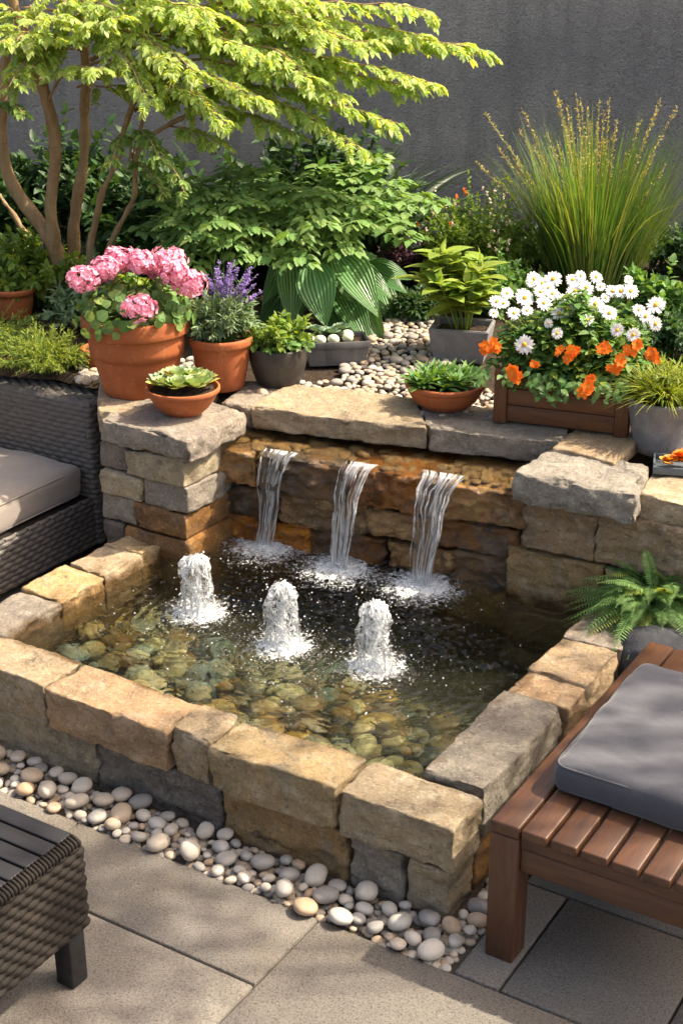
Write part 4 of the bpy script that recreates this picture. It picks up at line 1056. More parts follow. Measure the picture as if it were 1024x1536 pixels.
def bush(name, label, cat, c, rad, n_stem, leaf_mat, tpl, ls, seed, group=None, per=9, stem_r=.0022, updir=.6, parent=None, nmats=None, hmin=0., pairs=True, droopy=0.):
    """many leafy stems radiating from the base and filling an uneven dome"""
    r_ = np.random.default_rng(seed); root = parent or thing(name, label, cat, c, 0, group)
    A = Acc(); St = Acc(); rx, ry, rz = rad; c = np.array(c, float)
    for k in range(n_stem):
        th = r_.uniform(0, 2 * PI); rr = math.sqrt(r_.random()); 
        lump = 1 + .28 * float(fbm(np.array([[math.cos(th) * 1.4, math.sin(th) * 1.4, rr * 2]]), seed, 2)[0])
        hz = rz * (math.sqrt(max(0, 1 - rr * rr * .92)) * .85 + .15) * lump * r_.uniform(hmin + .45, 1.)
        tip = c + [rx * rr * math.cos(th) * lump, ry * rr * math.sin(th) * lump, hz]
        b0 = c + [rx * .22 * rr * math.cos(th), ry * .22 * rr * math.sin(th), 0]
        mid = b0 + (tip - b0) * .5 + [0, 0, rz * .14 * (1 - droopy)]
        if droopy: mid = b0 + (tip - b0) * [.55, .55, .9] + [0, 0, rz * .2 * droopy]
        pts = spline([b0, mid, tip], 8); Vt, Ft, Ut = tube(pts, np.linspace(stem_r, stem_r * .4, 8), 4, cap=False); St.add(Vt, Ft, Ut)
        tt_ = np.linspace(.35, 1, per) ** .9; q_ = np.stack([np.interp(tt_ * 7, range(8), pts[:, j]) for j in range(3)], 1)
        dr = nrm(pts[-1] - pts[-2]); ang = np.arange(per) * 2.4 + r_.uniform(0, 6)
        X_ = nrm(np.cross(dr, [.3, .2, .9])); Y_ = np.cross(dr, X_)
        for rep in range(2 if pairs else 1):
            a2 = ang + rep * PI; out_ = np.cos(a2)[:, None] * X_ + np.sin(a2)[:, None] * Y_
            D_ = nrm(out_ + dr * updir * r_.uniform(.5, 1.5, (per, 1)) + r_.normal(0, .25, (per, 3)))
            inst(A, tpl, q_, D_, UP + r_.normal(0, .35, (per, 3)), ls * r_.uniform(.6, 1.15, per) * np.linspace(1.1, .7, per))
        inst(A, tpl, pts[-1], dr, UP + r_.normal(0, .4, 3), ls * .8)
    St.build('stems', M['l_mid'], root); A.build('foliage', M[leaf_mat], root)
    return root

# ================================================================ POTS AND POTTED PLANTS
def pot(root, prof, mat, soil_z, soil_r, loc, wob=0.004, seg=72, sq=None, name='pot'):
    V, F = lathe(smooth_prof(prof, 4) if sq != 'raw' else prof, seg, wob, 3, loc, sq=None); mk(name, V, F, mat, root)
    a_ = Acc(); nr, na = 10, 40; r_, t_ = np.meshgrid(np.linspace(0, 1, nr), np.linspace(0, 2 * PI, na, endpoint=False), indexing='ij'); r_, t_ = r_.ravel() * soil_r, t_.ravel()
    Vv = np.column_stack([loc[0] + r_ * np.cos(t_), loc[1] + r_ * np.sin(t_), loc[2] + soil_z + r_ * 0]); Vv[:, 2] += fbm(Vv * 60, 4, 3) * .005
    mk('potting_soil', Vv, [grid_faces(nr, na, True)], M['soil'], root)
ZB = .70
def rim_prof(R0, R1, h, rim_h, lip=.012):
    """classic clay pot: R0 base radius, R1 rim radius"""
    t = .013; rb = R1 - lip * .9; k = (h - rim_h)
    return [(0.001, 0), (R0 * .6, 0), (R0 - .004, .0), (R0, .004), (R0 + (rb - R0) * .5, k * .5), (rb - .004, k - .002), (rb, k), (R1 - .003, k + .001), (R1, k + .006), (R1 + .002, h - .008), (R1, h - .002), (R1 - .004, h), (R1 - t + .003, h), (R1 - t, h - .005), (R1 - t - .004, h - rim_h), (R1 - t - .01, h * .5), (0.001, h * .45)]
def lin(pr, n=3):
    out_ = []
    for (a, b), (c, d) in zip(pr[:-1], pr[1:]):
        for i in range(n): out_.append((a + (c - a) * i / n, b + (d - b) * i / n))
    out_.append(pr[-1]); return out_
def lpot(root, pr, mat, loc, soil_z, soil_r, wob=.004, seg=80):
    V, F = lathe(lin(pr, 3), seg, wob, int(loc[0] * 50) % 50, loc); mk('pot', V, F, mat, root)
    nr, na = 10, 40; r_, t_ = np.meshgrid(np.linspace(0.01, 1, nr), np.linspace(0, 2 * PI, na, endpoint=False), indexing='ij'); r_, t_ = r_.ravel() * soil_r, t_.ravel()
    Vv = np.column_stack([loc[0] + r_ * np.cos(t_), loc[1] + r_ * np.sin(t_), loc[2] + soil_z + r_ * 0]); Vv[:, 2] += fbm(Vv * 60, 4, 3) * .005
    mk('potting_soil', Vv, [grid_faces(nr, na, True)], M['soil'], root)

# 1 geranium
gp = np.array([-.735, 4.98, .694]); 
ger = thing('potted_geranium', 'large terracotta pot of pink geraniums behind the stone pier', 'potted plant', gp)
lpot(ger, rim_prof(.128, .192, .285, .062, .014), M['terracotta'], gp, .255, .172)
A = Acc(); St = Acc(); r_ = np.random.default_rng(31)
cz = gp + [0, 0, .27]
for k in range(330):
    th = r_.uniform(0, 2 * PI); ph = math.acos(r_.uniform(.0, 1)); rr = r_.uniform(.62, 1.0)
    d = np.array([math.sin(ph) * math.cos(th) * .235, math.sin(ph) * math.sin(th) * .22, math.cos(ph) * .165 - .015]); p = cz + d * rr
    nrm_ = nrm(d * [1, 1, 1.6] + r_.normal(0, .06, 3)); dd_ = nrm(np.cross(nrm_, r_.normal(0, 1, 3))); dd_ = nrm(dd_ + [0, 0, -.35])
    inst(A, T_RD, p - dd_ * .02, dd_, nrm_, r_.uniform(.032, .052))
    if k % 3 == 0: Vt, Ft, Ut = tube(spline([cz - [0, 0, .02], cz + d * rr * [.4, .4, .6], p - [0, 0, .003]], 6), .0016, 4, cap=False); St.add(Vt, Ft, Ut)
A.build('foliage', M['l_ger'], ger)
def umbel(root, c, rad, n_, seed, mat='pink', fl=.0115):
    A = Acc(); r_ = np.random.default_rng(seed); u = r_.normal(0, 1, (n_, 3)); u[:, 2] += .35; u = nrm(u)
    P_ = c + u * rad * (1 + .18 * fbm(u * 1.6 + seed, seed, 2))[:, None] * [1.12, 1.05, .80] * r_.uniform(.68, 1.12, (n_, 1)); u = nrm(u + r_.normal(0, .28, (n_, 3)))
    for k in range(5):
        a0 = 2 * PI * k / 5 + r_.uniform(-.2, .2, n_); X_ = nrm(np.cross(u, r_.normal(0, 1, (n_, 3)) if k == 0 else X0)) if k == 0 else X1
        if k == 0: X0 = X_; X1 = X_; Y1 = np.cross(u, X1)
        D_ = np.cos(a0)[:, None] * X1 + np.sin(a0)[:, None] * Y1 + u * .35
        inst(A, T_PR, P_, D_, u, fl * r_.uniform(.8, 1.15, n_))
    return A.build('flower_head', M[mat], root)
heads = [(126, 419, 4.86, .050), (178, 390, 4.98, .052), (158, 402, 4.9, .040), (212, 394, 4.92, .047), (252, 392, 4.95, .052), (262, 408, 4.88, .045), (287, 425, 4.9, .050), (210, 462, 4.80, .050), (232, 402, 5.0, .040), (150, 415, 5.0, .04)]
for k, (u, v, y, rr) in enumerate(heads):
    c_ = at(u, v, y); umbel(ger, c_, rr, 170, 40 + k)
    Vt, Ft, Ut = tube(spline([cz, cz + (c_ - cz) * [.5, .5, .7], c_ - [0, 0, rr * .6]], 8), .0022, 5); St.add(Vt, Ft, Ut)
St.build('stems', M['l_ger'], ger)
# 2 lavender / salvia
lvp = np.array([-.437, 5.02, .694])
lav = thing('potted_salvia', 'medium terracotta pot with purple flower spikes between the geranium and the dark pot', 'potted plant', lvp)
lpot(lav, rim_prof(.082, .118, .195, .032, .008), M['terracotta'], lvp, .165, .10)
bush('x', '', '', lvp + [0, .0, .165], (.155, .14, .20), 95, 'l_sage', T_LA, .040, 51, parent=lav, per=9, updir=.9)
A = Acc(); St = Acc(); r_ = np.random.default_rng(52)
spk = [(310, 415), (305, 440), (325, 405), (330, 395), (328, 425), (345, 400), (352, 395), (356, 405), (362, 430), (372, 408), (378, 405), (385, 415), (383, 430), (393, 440), (347, 425), (335, 415), (370, 440), (318, 430)]
for k, (u, v) in enumerate(spk):
    top = at(u, v - 3, 5.0 + r_.uniform(-.08, .12)); b0 = lvp + [r_.uniform(-.05, .05), r_.uniform(-.04, .04), .2]
    pts = spline([b0, b0 + (top - b0) * .5 + [0, 0, .02], top], 14); Vt, Ft, Ut = tube(pts, .0013, 4); St.add(Vt, Ft, Ut)
    nn_ = 60; tt_ = r_.uniform(.55, 1, nn_); q_ = np.stack([np.interp(tt_ * 13, range(14), pts[:, j]) for j in range(3)], 1)
    th = r_.uniform(0, 6.28, nn_); D_ = np.column_stack([np.cos(th), np.sin(th), r_.uniform(.2, .9, nn_)]); q_ += D_ * .004
    inst(A, T_PR, q_, D_, UP, .0105 * (1.25 - .6 * (tt_ - .55) / .45) * r_.uniform(.7, 1.2, nn_))
A.build('flower_spikes', M['violet'], lav); St.build('stems', M['l_sage'], lav)
# 3 succulent bowl
bp_ = np.array([-.545, 4.70, .700])
bw = thing('succulent_bowl', 'shallow terracotta bowl of pale green rosette succulents at the front of the pier cap', 'potted plant', bp_)
pr = [(0.001, 0), (.055, 0), (.062, .002), (.088, .025), (.112, .058), (.121, .078), (.127, .081), (.129, .088), (.128, .096), (.122, .098), (.118, .092), (.108, .07), (.001, .068)]
lpot(bw, pr, M['terracotta'], bp_, .083, .112)
def rosette(root, c, r0, n_, seed, mat='l_succ', lean=0., tpl=None, up=.5, name='rosette'):
    A = Acc(); r_ = np.random.default_rng(seed); i = np.arange(n_); f = i / n_; th = i * 2.39996 + seed; el = (1 - f) * .25 + f * 1.35
    D_ = np.column_stack([np.cos(th) * np.cos(el), np.sin(th) * np.cos(el), np.sin(el) + lean]); inst(A, tpl or T_SP, np.tile(c, (n_, 1)) + D_ * .004, D_, UP + D_ * .01 + r_.normal(0, .05, (n_, 3)), r0 * (1.05 - .55 * f) * r_.uniform(.9, 1.1, n_), 1.25)
    return A.build(name, M[mat], root)
for k, (dx, dy, rr, m) in enumerate([(-.055, -.035, .048, 'l_succ'), (-.01, -.06, .05, 'l_succ'), (.045, -.045, .05, 'l_succ'), (.075, .0, .045, 'l_succ'), (-.075, .02, .04, 'l_teal'), (-.02, .015, .052, 'l_succ'), (.035, .03, .05, 'l_succ'), (0, .065, .045, 'l_teal'), (-.05, .06, .045, 'l_succ'), (.065, .06, .04, 'l_succ')]):
    rosette(bw, bp_ + [dx, dy, .098 + .02 * (1 - math.hypot(dx, dy) / .1)], rr * 1.25, 26, 60 + k, m)
rosette(bw, bp_ + [-.045, -.0, .125], .028, 16, 75, 'l_orange', name='orange_bud'); rosette(bw, bp_ + [-.06, .02, .12], .022, 14, 76, 'l_orange', name='orange_bud')
# 4 dark pot with herbs
dp = np.array([-.232, 5.06, .688])
dk = thing('potted_herb', 'round dark charcoal pot with small variegated herbs, fourth pot from the left', 'potted plant', dp)
lpot(dk, [(0.001, 0), (.068, 0), (.076, .004), (.094, .05), (.106, .10), (.108, .135), (.107, .147), (.102, .151), (.096, .147), (.094, .12), (.001, .11)], M['dark_pot'], dp, .132, .095)
bush('x', '', '', dp + [0, 0, .13], (.115, .11, .12), 60, 'l_bright', T_OV, .042, 61, parent=dk, per=6)
bush('x', '', '', dp + [0, 0, .12], (.13, .12, .10), 25, 'l_mid', T_OV, .04, 62, parent=dk, per=6)
# 5 slate trough
tp = P(502, 548, .69); tp[1] += .06; TR = R(8)
tr = thing('slate_trough', 'rectangular slate-grey trough with a teal succulent and round pale stones', 'planter', (tp[0], tp[1], .69), TR)
def tapered(root, name, wx, wy, h, mat, tx=.86, t=.008, rims=True):
    bm = bmesh.new(); q = lambda k, z: [(-wx / 2 * k, -wy / 2 * k, z), (wx / 2 * k, -wy / 2 * k, z), (wx / 2 * k, wy / 2 * k, z), (-wx / 2 * k, wy / 2 * k, z)]
    rings = [q(tx, 0), q(tx + (1 - tx) * .5, h * .5), q(1, h)]
    ins_ = [(x_ - math.copysign(t, x_), y_ - math.copysign(t, y_), z_) for x_, y_, z_ in rings[2]]; rings.append(ins_); rings.append([(x_ * .97, y_ * .97, h * .55) for x_, y_, z_ in ins_])
    vs = [[bm.verts.new(p) for p in rg] for rg in rings]
    bm.faces.new(vs[0][::-1])
    for a, b in zip(vs[:-1], vs[1:]):
        for i in range(4): bm.faces.new([a[i], a[(i + 1) % 4], b[(i + 1) % 4], b[i]])
    bm.faces.new(vs[-1])
    bmesh.ops.bevel(bm, geom=[e for e in bm.edges if e.calc_length() > 0 and (abs(e.verts[0].co.z - e.verts[1].co.z) > .001 or e.verts[0].co.z > h - .001)], offset=.004, segments=2, affect='EDGES')
    me = bpy.data.meshes.new(name); bm.to_mesh(me); bm.free(); me.materials.append(mat); o = bpy.data.objects.new(name, me); COL.objects.link(o); o.parent = root; return o
tapered(tr, 'trough_body', .255, .15, .095, M['slate_pot'], .84)
box('trough_rim', (-.1285, .1285, -.0765, -.0735, .070, .096), M['slate_pot'], tr, .001)
def tlocal(root, p, rot): 
    c_, s_ = math.cos(rot), math.sin(rot); return np.array([root[0] + p[0] * c_ - p[1] * s_, root[1] + p[0] * s_ + p[1] * c_, .69 + p[2]])
bw2 = box('potting_soil', (-.115, .115, -.064, .064, .05, .082), M['soil'], tr, .01)
Mv = Acc()
def loc_inst_rosette(root, c, r0, n_, seed, mat): # local coordinates under a rotated root
    A = Acc(); i = np.arange(n_); f = i / n_; th = i * 2.39996; el = (1 - f) * .2 + f * 1.35
    D_ = np.column_stack([np.cos(th) * np.cos(el), np.sin(th) * np.cos(el), np.sin(el)]); inst(A, T_SP, np.tile(c, (n_, 1)), D_, UP, r0 * (1.05 - .5 * f), 1.2); return A.build('rosette', M[mat], root, local=True)
for k, (x_, y_) in enumerate([(-.045, .015), (-.015, -.01), (.01, .02), (-.075, .03), (-.03, .045), (.03, .045)]): loc_inst_rosette(tr, np.array([x_, y_, .10 + .012 * (k % 2)]), .040, 30, 5, 'l_teal')
V, F = blob(3, (1, .95, .85), 3)
for k, (x_, y_, s) in enumerate([(-.098, -.03, .019), (-.062, -.045, .022), (-.012, -.047, .023), (.045, -.03, .022), (.050, .005, .024), (-.1, .01, .019)]):
    o = thing('round_stone', ['pale green round stone at the left end of the slate trough', 'second round stone from the left in the slate trough', 'white-green round stone at the front middle of the slate trough', 'round cream stone at the right front of the slate trough', 'topmost pale round stone at the back right in the slate trough', 'round stone at the back left corner of the slate trough'][k], 'stone', tlocal(tp, (x_, y_, .09 + s * .5), TR), group='round stones in the slate trough')
    bpy.data.objects.remove(o); o = mk('round_stone', V * s, [F], M['greenwhite'], local=True); o.location = tlocal(tp, (x_, y_, .082 + s * .75), TR)
    tag(o, ['pale green round stone at the left end of the slate trough', 'second round stone from the left in the slate trough', 'white-green round stone at the front middle of the slate trough', 'round cream stone at the right front of the slate trough', 'topmost pale round stone at the back right in the slate trough', 'round stone at the back left corner of the slate trough'][k], 'stone', 'round stones in the slate trough')
# 6 grey planter with bright leafy plant
gpp = np.array([.47, 5.42, .69])
gl = thing('potted_hydrangea', 'grey stone planter with broad lime-green leaves behind the daisies', 'potted plant', gpp, R(-14))
tapered(gl, 'pot', .235, .2, .13, M['concrete'], .82, .014)
box('potting_soil', (-.095, .095, -.08, .08, .06, .108), M['soil'], gl, .01)
A = Acc(); St = Acc(); r_ = np.random.default_rng(81); T_BL = leaf_tpl(6, .56, 'ovate', .22, .3)
for k in range(20):
    th = r_.uniform(0, 6.28); rr = r_.uniform(.03, .13); hh = r_.uniform(.14, .30) * (1.1 - rr * 2.4)
    b0 = np.array([rr * .3 * math.cos(th), rr * .3 * math.sin(th), .1]); tip = np.array([rr * math.cos(th) * 1.1 - .03, rr * math.sin(th), .12 + hh]); pts = spline([b0, (b0 + tip) / 2 + [0, 0, .02], tip], 8); Vt, Ft, Ut = tube(pts, .0028, 5); St.add(Vt, Ft, Ut)
    for j, f in enumerate((.45, .65, .82, .95, 1.)):
        q_ = pts[0] + 0; q_ = np.array([np.interp(f * 7, range(8), pts[:, c]) for c in range(3)])
        for s in (0, PI):
            a0 = th + j * 1.57 + s + r_.normal(0, .3); inst(A, T_BL, q_, [math.cos(a0), math.sin(a0), .35 + .4 * (f - .5) + r_.normal(0, .15)], UP, r_.uniform(.075, .125) * (1.15 - .45 * (j == 4)))
    inst(A, T_BL, tip, [.2 * math.cos(th), .2 * math.sin(th), 1], [math.cos(th), math.sin(th), .3], .06)
A.build('foliage', M['l_lime'], gl, local=True); St.build('stems', M['l_lime'], gl, local=True)
# 7 terracotta bowl with dark leaves
b7 = np.array([.362, 4.78, .700])
bl = thing('terracotta_bowl', 'wide shallow terracotta bowl with dark green narrow leaves left of the wooden planter', 'potted plant', b7)
pr = [(0.001, 0), (.075, 0), (.082, .002), (.112, .026), (.131, .058), (.135, .072), (.141, .075), (.142, .086), (.139, .091), (.133, .091), (.129, .085), (.12, .06), (.001, .058)]
lpot(bl, pr, M['terracotta'], b7, .078, .125)
A = Acc(); r_ = np.random.default_rng(91)
for k in range(26):
    c_ = b7 + [r_.uniform(-.10, .10), r_.uniform(-.08, .08), .085]; n_ = 11; th = np.arange(n_) * 2.4; el = r_.uniform(.3, 1.25, n_)
    D_ = np.column_stack([np.cos(th) * np.cos(el), np.sin(th) * np.cos(el), np.sin(el)]) + (c_ - b7) * [3, 3, 0]; inst(A, T_LA, np.tile(c_, (n_, 1)), D_, UP, r_.uniform(.05, .085, n_), 1.1)
A.build('foliage', M['l_mid'], bl)
# 8 wooden planter with daisies
PR = R(-21)
pl0 = P(738, 634, .704); ex = np.array([math.cos(PR), math.sin(PR)]); ey = np.array([-ex[1], ex[0]])
PW, PD, PH = .455, .20, .185
wp = thing('wooden_planter', 'rectangular dark wooden planter box overflowing with white daisies and orange flowers', 'planter', (pl0[0], pl0[1], .706), PR)
def pb_(n_, e, m, bev=.003): return box(n_, e, M[m], wp, bev)
pt = .045
for x_ in (0, PW - pt):
    for y_ in (0, PD - pt): pb_('corner_post', (x_, x_ + pt, y_, y_ + pt, 0, PH), 'plank_Z')
for i in range(3):
    z0 = .008 + i * .0585
    pb_('board', (pt + .0005, PW - pt - .0005, .008, .026, z0, z0 + .0565), 'plank_X', .002); pb_('board', (pt + .0005, PW - pt - .0005, PD - .026, PD - .008, z0, z0 + .0565), 'plank_X', .002)
    pb_('board', (.008, .026, pt + .0005, PD - pt - .0005, z0, z0 + .0565), 'plank_Y', .002); pb_('board', (PW - .026, PW - .008, pt + .0005, PD - pt - .0005, z0, z0 + .0565), 'plank_Y', .002)
pb_('potting_soil', (.027, PW - .027, .027, PD - .027, .1, .165), 'soil')
A = Acc(); A2 = Acc(); St = Acc(); r_ = np.random.default_rng(95); T_OVC = leaf_tpl(4, .62, 'ovate', .2, .3)
pc = np.array([PW / 2, PD / 2, .16])
for k in range(520):
    th = r_.uniform(0, 6.28); rr = math.sqrt(r_.random()); x_ = math.cos(th) * rr * (PW * .62); y_ = math.sin(th) * rr * (.14 if math.sin(th) < 0 else .2)
    top_ = .225 * math.sqrt(max(0, 1 - rr ** 2)) * (1 + .25 * float(fbm(np.array([[x_ * 9, y_ * 9, 0]]), 5, 2)[0])) + .0; z_ = top_ - .055 * rr ** 2 * (y_ < 0) + .01
    tip = pc + [x_, y_, z_]; b0 = pc + [x_ * .45, y_ * .4, 0]; pts = spline([b0, (b0 + tip) / 2 + [0, -.0, .03], tip], 6)
    if k % 2 == 0: Vt, Ft, Ut = tube(pts, .0013, 4, cap=False); St.add(Vt, Ft, Ut)
    n_ = 9; f = r_.uniform(.35, 1, n_); q_ = np.stack([np.interp(f * 5, range(6), pts[:, c]) for c in range(3)], 1); a0 = r_.uniform(0, 6.28, n_)
    D_ = np.column_stack([np.cos(a0), np.sin(a0), r_.normal(.15, .4, n_)]); inst(A if r_.random() < .6 else A2, T_OVC, q_, D_, UP + r_.normal(0, .3, (n_, 3)), r_.uniform(.022, .042, n_))
# trailing stems over the front
for k, (x_, dz) in enumerate([(.14, .03), (.19, .06), (.22, .08), (.25, .05), (.36, .04), (.06, .02), (-.03, .03), (.44, .02), (.30, .03)]):
    pts = spline([[x_, .05, .17], [x_ + .0, -.03, .19], [x_ + r_.uniform(-.02, .02), -.055, .19 - dz], ], 10)
    n_ = 22; f = r_.uniform(.2, 1, n_); q_ = np.stack([np.interp(f * 9, range(10), pts[:, c]) for c in range(3)], 1) + r_.normal(0, .012, (n_, 3)) - [0, .004, 0]; a0 = r_.uniform(0, 6.28, n_)
    D_ = np.column_stack([np.cos(a0), -.3 - .4 * np.abs(np.sin(a0)), r_.normal(-.5, .3, n_)]); inst(A, T_OVC, q_, D_, [0, -.7, .7], r_.uniform(.022, .034, n_))
A.build('foliage', M['l_mid'], wp, local=True); A2.build('foliage', M['l_bright'], wp, local=True); St.build('stems', M['l_mid'], wp, local=True)
wr = Matrix.Translation((pl0[0], pl0[1], .706)) @ Matrix.Rotation(PR, 4, 'Z'); wri = wr.inverted()
def daisy(u, v, y, rad, face, seed):
    c_ = np.array((wri @ Vector(at(u, v, y)))[:]); f = np.array((wri.to_3x3() @ Vector(face))[:]); f = nrm(f); r_ = np.random.default_rng(seed)
    A = Acc(); n_ = 15; X_ = nrm(np.cross(f, [.1, .2, 1]) if abs(f[2]) < .9 else np.cross(f, [1, 0, 0])); Y_ = np.cross(f, X_)
    for layer in range(2):
        a0 = np.arange(n_) * 2 * PI / n_ + layer * .2 + r_.normal(0, .06, n_); D_ = np.cos(a0)[:, None] * X_ + np.sin(a0)[:, None] * Y_ + f * (.10 + .15 * layer) + r_.normal(0, .05, (n_, 3))
        inst(A, T_PET, c_ + D_ * rad * .12, D_, f + r_.normal(0, .08, (n_, 3)), rad * (1 - .12 * layer) * r_.uniform(.88, 1.05, n_), .8)
    o = A.build('daisy', M['white_p'], wp, local=True)
    V, F = blob(2, (1, 1, .6), 2); Rm = np.stack([X_, Y_, f], 1); V = (V * rad * .25) @ Rm.T + c_ + f * rad * .14; V += r_.normal(0, rad * .012, V.shape)
    d_ = mk('daisy_center', V, [F], M['yellow_c'], o, local=True)
    b0 = pc + (c_ - pc) * .3; pts = spline([b0, b0 + (c_ - b0) * .55 + [0, 0, .015], c_ - f * .003], 8); return pts
dz = [(545, 530, 1), ]
dl = [(745, 453, .020), (786, 447, .026), (800, 419, .022), (829, 419, .023), (862, 437, .022), (828, 441, .018), (797, 424, .016), (870, 414, .016), (893, 416, .018), (878, 432, .022), (850, 462, .025), (848, 460, .020), (837, 470, .019), (892, 456, .021), (913, 470, .020), (907, 447, .013), (930, 437, .020), (945, 437, .021), (917, 437, .018), (983, 458, .024), (982, 486, .018), (949, 502, .018), (786, 517, .024), (755, 455, .015), (822, 485, .012), (865, 450, .021), (957, 465, .017), (790, 466, .015), (810, 438, .018), (822, 432, .016), (900, 430, .013), (942, 420, .013), (770, 470, .018), (815, 455, .020), (880, 480, .018), (925, 495, .017), (858, 420, .018), (812, 425, .018), (845, 450, .018), (905, 465, .016), (968, 475, .018), (760, 440, .017), (740, 470, .013), (835, 500, .015), (872, 455, .014)]
SS_ = Acc()
for k, (u, v, rr) in enumerate(dl):
    y = 4.54 + (517 - v) / 100 * .21 - .10 * ((u - 720) / 280 - .2); low = v > 480
    if 452 < v < 512 and 745 < u < 960: y -= .045
    pts = daisy(u, v, y, rr * 1.25, (.05 + r_.normal(0, .15), -.75 if not low else -.95, .7 if not low else .25), 300 + k); Vt, Ft, Ut = tube(pts, .0012, 4); SS_.add(Vt, Ft, Ut)
A = None
ol = [(732, 518, .022), (745, 520, .016), (769, 559, .026), (853, 531, .022), (904, 523, .020), (929, 547, .023), (880, 582, .026), (882, 566, .015), (955, 521, .018), (978, 530, .020), (862, 527, .014), (985, 538, .015), (726, 524, .014), (800, 548, .014), (945, 530, .016), (838, 527, .013), (776, 566, .014), (915, 555, .013)]
for k, (u, v, rr) in enumerate(ol):
    y = 4.43 + (560 - v) / 100 * .08 - .10 * ((u - 720) / 280 - .2)
    rr = rr * 1.25; c_ = np.array((wri @ Vector(at(u, v, y)))[:]); A = Acc()
    for j in range(4):
        cj = c_ + r_.normal(0, rr * .33, 3) * [1, .4, 1]; f = nrm(np.array([r_.normal(0, .3), -1, .35 + r_.normal(0, .2)])); X_ = nrm(np.cross(f, [.1, .2, 1])); Y_ = np.cross(f, X_); a0 = np.arange(6) * 2 * PI / 6 + j
        inst(A, T_PR, np.tile(cj, (6, 1)), np.cos(a0)[:, None] * X_ + np.sin(a0)[:, None] * Y_ + f * .25, f, rr * .75 * r_.uniform(.85, 1.1, 6), .8)
    A.build('orange_flower', M['orange_p'], wp, local=True)
SS_.build('flower_stems', M['l_bright'], wp, local=True)
# 9 concrete pot with grass, lower right
cp = np.array([1.045, 4.42, .668])
cg = thing('potted_grass', 'tapered grey concrete pot of fine yellow-green grass at the right edge', 'potted plant', cp)
pr = [(0.001, 0), (.075, 0), (.084, .003), (.095, .06), (.112, .15), (.120, .176), (.118, .183), (.108, .184), (.100, .178), (.095, .15), (.001, .14)]
lpot(cg, pr, M['concrete'], cp, .165, .098, wob=.012)
A = Acc(); r_ = np.random.default_rng(97); n_ = 620; th = r_.uniform(0, 6.28, n_); q_ = cp + np.column_stack([np.cos(th) * .06 * r_.random(n_), np.sin(th) * .06 * r_.random(n_), np.full(n_, .165)]); D_ = np.column_stack([np.cos(th), np.sin(th), r_.uniform(.5, 2.2, n_)])
curve_blade(A, q_, D_, r_.uniform(.10, .20, n_), r_.uniform(.2, .55, n_), .005, 6); 
for _ in range(140):
    th = r_.uniform(0, 6.28); c_ = cp + [math.cos(th) * .09 * r_.random(), math.sin(th) * .09 * r_.random(), .17 + r_.uniform(.02, .11)]; m_ = 10; D_ = rdir(m_, .5, r_); inst(A, T_NE, np.tile(c_, (m_, 1)), D_, UP, .035)
A.build('foliage', M['l_conifer'], cg)
# 10 dark steel tray with orange blossoms
tq = P(1020, 712, .672)
ty = thing('metal_tray', 'shallow dark grey metal tray in front of the concrete pot at the right edge', 'tray', (tq[0] + .045, tq[1] + .045, .672), R(-12))
box('tray_base', (-.115, .115, -.06, .06, 0, .004), M['steel'], ty, .001)
for e_ in ((-.121, .121, -.066, -.06, 0, .024), (-.121, .121, .06, .066, 0, .024), (-.121, -.115, -.06, .06, 0, .024), (.115, .121, -.06, .06, 0, .024)): box('tray_side', e_, M['steel'], ty, .0012)
ro = thing('orange_blossom', 'cluster of orange and yellow blossoms lying in the metal tray at the right edge', 'flower', P(1015, 695, .70))
for k in range(5): rosette(ro, base_of(ro) + r_.normal(0, .014, 3) * [1.4, 1, .7], .032, 16, 400 + k, 'orange_p' if k % 2 else 'l_orange', tpl=T_PR, name='blossom')
# fern behind the bench, in a low dark stone planter
fp = P(1005, 1010, .20); fpw = np.array([.93, 3.72, .0])
ft = thing('fern_planter', 'rounded dark grey stone planter holding the fern, wedged between the pool wall and the bench', 'planter', fpw, 0)
c0 = P(938, 985, .26); 
V, F, N = rbox((.50, .20, .25), .10, .012); V += N * (fbm(V * 20, 5, 3) * .003)[:, None]; an = R(-16); ca_, sa_ = math.cos(an), math.sin(an)
cen = np.array([c0[0] + .22, c0[1] + .0, .205]); V = np.column_stack([V[:, 0] * ca_ - V[:, 1] * sa_, V[:, 0] * sa_ + V[:, 1] * ca_, V[:, 2]]) + cen
mk('planter_body', V, [F], M['boulder'], ft)
box('plinth', (-.22 + cen[0] - fpw[0], .22 + cen[0] - fpw[0], -.06 + cen[1] - fpw[1] - .0, .06 + cen[1] - fpw[1], 0, .09), M['boulder'], ft, .01)
fe = thing('fern', 'arching green fern with yellow tips spilling over the right pool wall', 'fern', (cen[0] + .03, cen[1] + .13, 0))
T_PIN = leaf_tpl(3, .20, 'lance', .15, .12)
A = Acc(); AY = Acc(); St = Acc(); r_ = np.random.default_rng(99); fb = np.array([.97, 4.0, .33])
